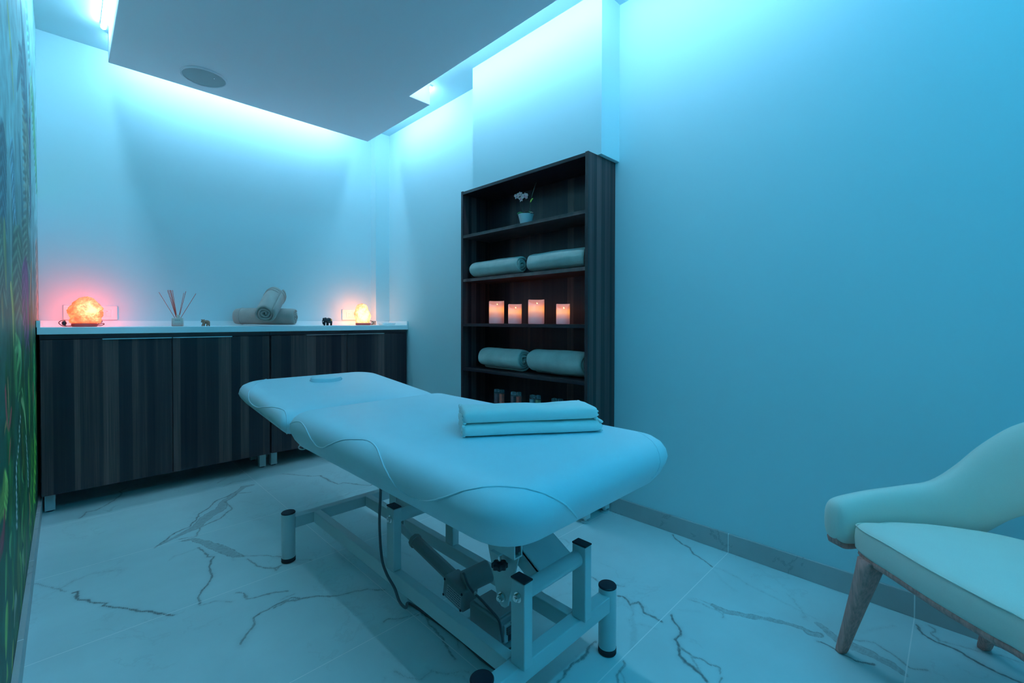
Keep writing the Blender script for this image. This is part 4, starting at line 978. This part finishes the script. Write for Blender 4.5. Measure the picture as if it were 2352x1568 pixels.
piping(cu, [(1.2037, 0.6719, 0.6705), (1.1739, 0.6291, 0.6695), (1.1543, 0.5948, 0.6588), (1.1473, 0.5783, 0.6395), (1.144, 0.5727, 0.6152), (1.1452, 0.5833, 0.5849), (1.1339, 0.5914, 0.57)], .0012)
piping(hd, [(0.6876, 2.3697, 0.7153), (0.6231, 2.2869, 0.7108), (0.576, 2.2031, 0.6988), (0.5566, 2.1615, 0.6772), (0.5506, 2.1133, 0.6542), (0.5506, 2.0225, 0.6464), (0.5578, 1.9243, 0.659), (0.5714, 1.8501, 0.6657), (0.5781, 1.7886, 0.6635), (0.5735, 1.7469, 0.6492), (0.5692, 1.7296, 0.6207), (0.5963, 1.8112, 0.5686)], .0021)

# ---- steel frame
S = M['steel']
RZ0, RZ1 = .137, .184
XA, XB = .762, .998           # rail centres
bf = MB()
bf.box(.672, 1.134, .722, .762, RZ0, RZ1); bf.box(.672, 1.134, 1.946, 1.986, RZ0, RZ1)
base = obj('base_crossbar', MB().box(.672, 1.134, .722, .762, RZ0, RZ1), S, tb, bevel=.003)
obj('base_crossbar', MB().box(.672, 1.134, 1.946, 1.986, RZ0, RZ1), S, tb, bevel=.003)
for x in (XA, XB): obj('base_rail', MB().box(x-.0155, x+.0155, .762, 1.946, RZ0, RZ1), S, tb, bevel=.003)
for fx in (.651, 1.154):
    for fy in (.744, 1.966):
        f = obj('foot_post', MB().cyl((fx, fy, .018), (fx, fy, .200), .0265, n=40), S, tb, bevel=.001)
        auto_smooth(f)
        auto_smooth(obj('end_cap', MB().lathe((fx, fy, .200), [(.0272, 0), (.0272, .003), (.025, .0055), (.005, .006)], n=40), M['black'], f))
        auto_smooth(obj('rubber_foot', MB().lathe((fx, fy, 0), [(.024, 0), (.0272, .002), (.0272, .008), (.0262, .0095), (.0272, .011), (.0272, .0185)], n=40), M['rubber'], f))
def post(x, y):
    p = obj('upright_post', MB().box(x-.0145, x+.0145, y-.0225, y+.0225, RZ1, .388), S, tb, bevel=.003)
    obj('end_cap', MB().box(x-.0150, x+.0150, y-.023, y+.023, .388, .3925), M['black'], p, bevel=.0015)
    if x < .9:
        b = MB(); b.cyl((x-.0145, y-.002, .352), (x-.0165, y-.002, .352), .012, n=24)
        obj('washer', b, M['chrome'], p)
        b = MB(); b.cyl((x-.0165, y-.002, .352), (x-.0245, y-.002, .352), .0082, n=6); b.cyl((x-.0245, y-.002, .352), (x-.0275, y-.002, .352), .0045, n=12)
        obj('bolt', b, M['chrome'], p)
    return p
for y in (.728, 1.311):
    for x in (XA, 1.001): post(x, y)
for y in (.735, 1.318):
    auto_smooth(obj('pivot_tube', MB().cyl((XA+.013, y, .350), (.988, y, .350), .0205, n=32), S, tb))
# lifting arms: folded plates rising from the pivot tubes to the top frame
def arm(y0, dyz):
    a = MB(); x0, x1 = .845, .972
    y1, z1 = y0+.30, .352+.175
    nrm = Vector((0, -(z1-.352), y1-y0)).normalized()*.018
    P = [(y0-.012, .362), (y1, z1+.008), (y1, z1-.004), (y0-.008, .350)]
    a.prism(P, 0, x0, x1)
    o = obj('lift_arm', a, S, tb, bevel=.0015)
    for x in (x0, x1-.004):
        f = MB(); f.prism([(y0-.012, .356), (y1, z1+.002), (y1, z1-.050), (y0+.03, .326)], 0, x, x+.004); obj('arm_flange', f, S, o)
arm(.745, 0); arm(1.328, 0)
# side bracket with lock knob
br = MB()
cyb, czb = .853, .262
P = [(.949, .538), (.735, .538), (.783, .430), (.829, .272)]
P += [(cyb+.026*math.cos(math.radians(a)), czb+.026*math.sin(math.radians(a))) for a in (200, 230, 260, 290, 320)][::1]
P += [(.878, .285)]
P = [(.735, .545), (.783, .430), (.828, .270), (.832, .250), (.843, .240), (.857, .239), (.869, .247), (.874, .262), (.914, .396), (.955, .545)]
br.prism(P, 0, .818, .823)
bk_ = obj('side_bracket', br, S, tb, bevel=.0008)
obj('bolt', MB().cyl((.818, .852, .268), (.813, .852, .268), .0125, n=24).cyl((.813, .852, .268), (.804, .852, .268), .0090, n=6).cyl((.804, .852, .268), (.799, .852, .268), .005, n=12), M['chrome'], bk_)
kn = MB(); ring = []
for zz, s_ in ((.360, .8), (.362, 1), (.372, 1), (.375, .82)):
    ring.append([Vector((.792+(.0195+.0022*math.cos(8*a))*s_*math.cos(a), .836+(.0195+.0022*math.cos(8*a))*s_*math.sin(a), zz)) for a in [2*math.pi*i/48 for i in range(48)]])
kn.loft(ring); kb = obj('lock_knob', kn, M['black'], tb, smooth=False)
obj('knob_hub', MB().cyl((.792, .836, .368), (.792, .836, .378), .009, .007, n=16), M['black'], kb)
obj('threaded_stud', MB().cyl((.792, .836, .376), (.792, .836, .40), .0045, n=12), M['chrome'], kb)
tab = obj('clamp_tab', MB().box(.778, .822, .825, .858, .398, .402), S, tb)
# top frame under the cushions
for x in (.715, 1.085):
    obj('top_rail', MB().box(x-.016, x+.016, .77, 1.66, .508, .537), S, tb, bevel=.002)
    obj('head_rail', MB().box(x-.012, x+.012, 1.74, 2.20, .518, .541), S, tb, bevel=.002)
for y in (.74, 1.15, 1.62):
    obj('top_crossbar', MB().box(.715, 1.085, y-.015, y+.015, .508, .535), S, tb, bevel=.002)
# short channel with a black plug hanging at the foot end
ch = MB(); ch.box(.684, .687, .676, .76, .482, .530); ch.box(.687, .706, .676, .76, .482, .485); ch.box(.706, .709, .676, .76, .482, .530)
obj('foot_channel', ch, S, tb)
obj('channel_plug', MB().box(.6875, .7055, .678, .75, .492, .530), M['black'], tb, bevel=.002)
# hand loop under the gap
obj('release_ring', MB().tube([(.645, 1.735, .535), (.638, 1.735, .521), (.628, 1.742, .516), (.624, 1.762, .515), (.628, 1.782, .516), (.638, 1.790, .522), (.645, 1.790, .535)], .0026, n=8), M['chrome'], tb, smooth=True)
# linear actuator
A0 = Vector((.890, 1.505, .225)); A1 = Vector((.890, 1.385, .205)); A2 = Vector((.880, 1.125, .170))
act = thing_part = obj('actuator_sleeve', MB().cyl(A1, A2, .0215, n=8), M['grey'], tb, bevel=.002)
obj('actuator_rod', MB().cyl(A0, A1, .0125, n=24), M['steel'], tb, smooth=False)
obj('sleeve_collar', MB().cyl(A1+Vector((0, .006, .001)), A1-Vector((0, .010, .002)), .0245, n=8), M['grey'], tb, bevel=.001)
cl = MB(); cl.box(.872, .876, 1.485, 1.535, .200, .330); cl.box(.904, .908, 1.485, 1.535, .200, .330); obj('rear_clevis', MB().box(.872, .876, 1.485, 1.535, .200, .345), S, tb, bevel=.001)
obj('rear_clevis', MB().box(.904, .908, 1.485, 1.535, .200, .345), S, tb, bevel=.001)
obj('clevis_bolt', MB().cyl((.866, 1.508, .225), (.914, 1.508, .225), .007, n=6), M['chrome'], tb)
gb = MB(); Mg = Matrix.Translation((.868, 1.095, .160)) @ Matrix.Rotation(math.radians(8), 4, 'X')
gb.box(-.030, .030, -.052, .052, -.036, .034, M=Mg); gear = obj('gear_housing', gb, M['grey'], tb, bevel=.009, seg=3)
mt = MB(); mt.cyl((.862, 1.072, .194), (.945, 1.042, .212), .033, n=36); o = obj('motor', mt, M['grey'], tb, bevel=.006, seg=3)
st_ = MB(); st_.box(-.0312, -.0304, -.042, .028, -.024, .016, M=Mg); sk = obj('rating_label', st_, M['sticker'], gear)
rg2 = random.Random(8); wl_ = MB()
for r_ in range(5):
    y_ = -.039
    while y_ < .022:
        l_ = rg2.uniform(.003, .010); wl_.box(-.0316, -.0311, y_, min(.025, y_+l_), .010-r_*.0072, .0125-r_*.0072, M=Mg); y_ += l_+.0022
obj('label_print', wl_, M['dgrey'], sk)
for yy, zz in ((-.043, .024), (.043, .024), (.043, -.028), (-.043, -.028)):
    c_ = Mg @ Vector((-.0305, yy, zz)); obj('screw', MB().cyl(c_, c_-Vector((.0015, 0, 0)), .0038, n=12), M['black'], gear)
# control box with plug socket
cbx = obj('control_box', MB().box(.818, .905, .865, .990, .115, .192), M['grey'], tb, bevel=.005, seg=3)
obj('box_lid', MB().box(.825, .898, .872, .983, .192, .197), M['grey'], cbx, bevel=.002)
plg = obj('plug_strip', MB().box(.833, .871, .858, .866, .128, .176), M['sticker'], cbx, bevel=.002)
for k in range(4): obj('plug_rib', MB().box(.838, .866, .852, .859, .152+k*.005, .1545+k*.005), M['dgrey'], plg)
obj('plug_port', MB().box(.845, .859, .856, .8585, .131, .146), M['black'], plg)
def cord(name, pts, r, m_=None): return obj(name, MB().tube(pts, r, n=8, sub=8), m_ or M['dgrey'], tb, smooth=True)
cord('motor_cable', [(.858, 1.068, .226), (.850, 1.052, .232), (.846, 1.032, .214), (.846, 1.006, .200), (.842, .970, .199), (.832, .925, .199), (.822, .872, .194), (.820, .858, .165), (.824, .857, .140)], .0035)
obj('cable_tie', MB().ball((.845, .995, .2015), .0055, n=8), M['sticker'], tb, smooth=True)
cord('plug_cable', [(.855, .856, .176), (.862, .846, .195), (.880, .842, .196), (.888, .840, .170), (.876, .840, .135), (.852, .845, .118), (.820, .86, .114)], .0026)
cord('hand_control_cord', [(.735, 1.345, .540), (.734, 1.348, .43), (.731, 1.350, .333), (.733, 1.340, .222), (.728, 1.30, .185), (.735, 1.262, .15), (.752, 1.26, .10), (.80, 1.30, .04), (.850, 1.36, .006), (.862, 1.24, .0045), (.868, 1.10, .0045), (.862, .98, .0045), (.85, .90, .03), (.85, .885, .116)], .0045)
# tray under the control box
obj('box_tray', MB().box(.785, .925, .850, 1.030, .109, .114), S, tb, bevel=.001)

# ================================================================ folded sheets on the table
def folded(name, c, ang, L, Wd, z0, z1, z1b, layers, label, seed):
    """folded cloth: cross-section with rounded fold edges, slight sag and creases; z1 = height at the near side"""
    mb = MB(); nx, ns = 46, 40; ca, sa = math.cos(ang), math.sin(ang); rings = []
    for i in range(nx+1):
        u = i/nx; X_ = (u-.5)*L; e = max(0, (abs(u-.5)*2-.93)/.07); ring = []
        for k in range(ns):
            a = 2*math.pi*k/ns; cc_, ss_ = math.cos(a), math.sin(a)
            p = 4.2
            y_ = math.copysign(abs(cc_)**(2/p), cc_)*Wd/2*(1-.03*e*e)
            hh = (z1 if y_ < 0 else z1b)-z0
            hh = (z1*(.5-y_/Wd)+z1b*(.5+y_/Wd))-z0
            z_ = z0+hh/2+math.copysign(abs(ss_)**(2/2.6), ss_)*hh/2*(1-.20*e*e)
            nz = noise.noise(Vector((X_*9, y_*9, seed)))*.004+noise.noise(Vector((X_*30, z_*60, seed+4)))*.0012
            if ss_ > 0: z_ += nz*.7
            y_ += nz*1.2*(1 if z_ > z0+.004 else 0)
            xx = X_+(noise.noise(Vector((y_*22, z_*120, seed)))*.006 if e > 0 else 0)
            ring.append(Vector((c[0]+xx*ca-y_*sa, c[1]+xx*sa+y_*ca, max(z_, z0))))
        rings.append(ring)
    mb.loft(rings)
    t = thing(name, (c[0], c[1], z0), label, 'sheet', 'folded sheets on the massage table')
    obj('cloth', mb, M['sheet'], t, smooth=True)
    for s_ in (-1, 1):        # fold leaves at the short ends
        for k in range(layers):
            zc_ = z0+(min(z1, z1b)-z0)*(k+.6)/layers; lf = MB(); rr = []
            for j in range(24):
                v = j/23; y_ = (v-.5)*Wd*.93
                x_ = s_*(L/2-.004+.0045*noise.noise(Vector((v*5, k*3.1, seed+s_)))+.002)
                q = []
                for a in (0, 60, 120, 180, 240, 300):
                    q.append(Vector((x_+.006*math.cos(math.radians(a)), y_, zc_+.0042*math.sin(math.radians(a))+.002*noise.noise(Vector((v*6, k, seed))))))
                rr.append([Vector((c[0]+w_.x*ca-w_.y*sa, c[1]+w_.x*sa+w_.y*ca, w_.z)) for w_ in q])
            lf.loft(rr); obj('fold', lf, M['sheet'], t, smooth=True)
    return t
an = math.atan2(.732-.959, 1.102-.776)
nv = Vector((-math.sin(an), math.cos(an)))
mid = Vector(((.776+1.102)/2, (.959+.732)/2))
c1 = mid+nv*.098; c2 = mid+nv*.100+Vector((-.004, .004))
folded('folded_sheet', (c1.x, c1.y), an, .405, .190, .6732, .711, .711, 3, 'lower white folded sheet lying directly on the massage table', 2.2)
folded('folded_sheet', (c2.x, c2.y), an, .392, .185, .7085, .753, .739, 3, 'upper white folded sheet, top of the pair on the massage table', 8.8)

# ================================================================ armchair
CA = Vector((1.592, .212, 0)); CD = Vector((.75, -.66, 0)).normalized(); CO = Vector((.66, .75, 0)).normalized()
def cw(a, b, z): return CA+CD*a+CO*b+Vector((0, 0, z))
chr_ = thing('armchair', tuple(cw(.2, -.25, 0)), 'cream upholstered chair with curved back and wooden legs at the right edge', 'chair')
# seat cushion
def seat_outline(ins, n_=10):
    key = [(.0+ins, -.012-ins), (.10, -.004-ins), (.20, -.02-ins), (.30, -.066-ins), (.37-ins*.8, -.13), (.41-ins, -.25), (.37-ins*.8, -.37), (.30, -.434+ins), (.20, -.48+ins), (.10, -.496+ins), (.0+ins, -.488+ins), (-.012+ins, -.37), (-.018+ins, -.25), (-.012+ins, -.13)]
    P = []
    m_ = len(key)
    for i in range(m_):
        p0, p1, p2, p3 = key[i-1], key[i], key[(i+1) % m_], key[(i+2) % m_]
        for k in range(6):
            t_ = k/6
            if i in (10, 13) or False: pass
            P.append(tuple(.5*((2*p1[j])+(p2[j]-p0[j])*t_*.9+(2*p0[j]-5*p1[j]+4*p2[j]-p3[j])*t_*t_+(3*p1[j]-p0[j]-3*p2[j]+p3[j])*t_**3) for j in (0, 1)))
    return P
rings = []
for ins, z in ((.5, .350), (.9, .350), (.98, .353), (1.0, .362), (1.006, .39), (1.0, .412), (.988, .421), (.965, .427), (.90, .432), (.78, .437), (.6, .441), (.4, .443), (.2, .444), (.02, .444)):
    rings.append([cw(.19+(a-.19)*ins, -.25+(b+.25)*ins, z) for a, b in seat_outline(0)])
seat = obj('seat', MB().loft(rings), M['chair'], chr_, smooth=True)
so_ = seat_outline(.001)
pip = [cw(a, b, .4225) for a, b in so_]; fr = [cw(a, b, 0) for a, b in so_]
obj('piping', MB().tube(pip+[pip[0]], .0020, n=6, sub=1), M['chair'], seat, smooth=True)
# wooden rim under the seat
rings = [[cw(.19+(a-.19)*s_, -.25+(b+.25)*s_, z) for a, b in seat_outline(0)] for s_, z in ((.6, .352), (.975, .352), (.98, .345), (.96, .336), (.92, .334), (.5, .334))]
obj('seat_frame', MB().loft(rings), M['chairwood'], chr_, smooth=True)
# wrap-around arm and back shell
ST = [(-.034, .036, .385, .440, .006), (-.030, .037, .366, .460, .018), (-.020, .039, .354, .472, .027), (.0, .042, .346, .479, .032), (.05, .047, .342, .487, .033), (.12, .049, .342, .497, .033), (.20, .040, .345, .510, .033), (.265, .020, .352, .530, .033), (.315, -.008, .366, .585, .033), (.355, -.040, .402, .655, .033),
      (.395, -.090, .468, .722, .032), (.428, -.160, .515, .752, .031), (.440, -.250, .530, .762, .031)]
ST = ST+[(a, -.5-b, z0_, z1_, t_) for a, b, z0_, z1_, t_ in ST[:-1][::-1]]
def interp_st(ST, sub=5):
    A_ = np.array(ST); out = []
    for i in range(len(A_)-1):
        p0 = A_[max(i-1, 0)]; p1 = A_[i]; p2 = A_[i+1]; p3 = A_[min(i+2, len(A_)-1)]
        for k in range(sub):
            t_ = k/sub; out.append(.5*((2*p1)+(p2-p0)*t_+(2*p0-5*p1+4*p2-p3)*t_*t_+(3*p1-p0-3*p2+p3)*t_**3))
    out.append(A_[-1]); return np.array(out)
SS = interp_st(ST); rings = []; low = []
for i, (a, b, z0_, z1_, t_) in enumerate(SS):
    q0 = SS[max(i-1, 0)]; q1 = SS[min(i+1, len(SS)-1)]; tx, ty = q1[0]-q0[0], q1[1]-q0[1]; L_ = math.hypot(tx, ty)+1e-9
    nx_, ny_ = -ty/L_, tx/L_      # outward normal in (a,b)
    if nx_*(a-.15)+ny_*(b+.25) < 0: nx_, ny_ = -nx_, -ny_
    H = z1_-z0_; ring = []
    for k in range(28):
        an_ = 2*math.pi*k/28; c_, s_ = math.cos(an_), math.sin(an_)
        px2 = math.copysign(abs(c_)**.75, c_)*t_; pz = math.copysign(abs(s_)**.62, s_)
        zz = z0_+H/2+pz*H/2
        lean = .10*max(0, zz-.50)+.0
        bulge = .004*(1-pz*pz)
        o_ = px2+lean+(bulge if px2 > 0 else -bulge)
        ring.append(cw(a+nx_*o_, b+ny_*o_, zz))
    rings.append(ring)
    if z0_ < .40: low.append([cw(a+nx_*o_, b+ny_*o_, max(z0_, .344)+dz) for o_, dz in ((-t_*.5, .010), (-t_*.72, .002), (-t_*.6, -.010), (t_*.6, -.010), (t_*.78, .002), (t_*.6, .012))])
shell = obj('back_shell', MB().loft(rings), M['chair'], chr_, smooth=True)
h_ = len(low)//2
low = low[6:-6]; h_ = len(low)//2
obj('arm_base', MB().loft(low[:h_]), M['chairwood'], chr_, smooth=True); obj('arm_base', MB().loft(low[h_:]), M['chairwood'], chr_, smooth=True)
def chairleg(top, foot, w0, w1, name='leg'):
    rr = []
    for t_ in (0, .12, .35, .7, .97, 1.0):
        c_ = Vector(top).lerp(Vector(foot), t_); s_ = w0+(w1-w0)*min(1, t_*1.05)**.8; s_ *= (.90 if t_ == 1.0 else 1)
        ring = []
        for k in range(24):
            an_ = 2*math.pi*k/24; ca_, sa_ = math.cos(an_), math.sin(an_)
            ring.append(c_+CD*(math.copysign(abs(ca_)**.55, ca_)*s_*.62)+CO*(math.copysign(abs(sa_)**.55, sa_)*s_*.50))
        rr.append(ring)
    l = obj(name, MB().loft(rr), M['chairwood'], chr_, smooth=True)
    return l
chairleg(cw(.012, -.056, .345), cw(.028, .066, .002), .050, .024)
chairleg(cw(.012, -.444, .345), cw(.028, -.566, .002), .050, .024)
chairleg(cw(.35, -.115, .345), cw(.474, .050, .002), .050, .026)
chairleg(cw(.35, -.385, .345), cw(.474, -.550, .002), .050, .026)
obj('back_support', MB().tube([cw(.33, -.19, .34), cw(.40, -.20, .36), cw(.43, -.20, .42), cw(.437, -.20, .52)], .012, n=10), M['chairwood'], chr_, smooth=True)
obj('back_support', MB().tube([cw(.33, -.31, .34), cw(.40, -.30, .36), cw(.43, -.30, .42), cw(.437, -.30, .52)], .012, n=10), M['chairwood'], chr_, smooth=True)
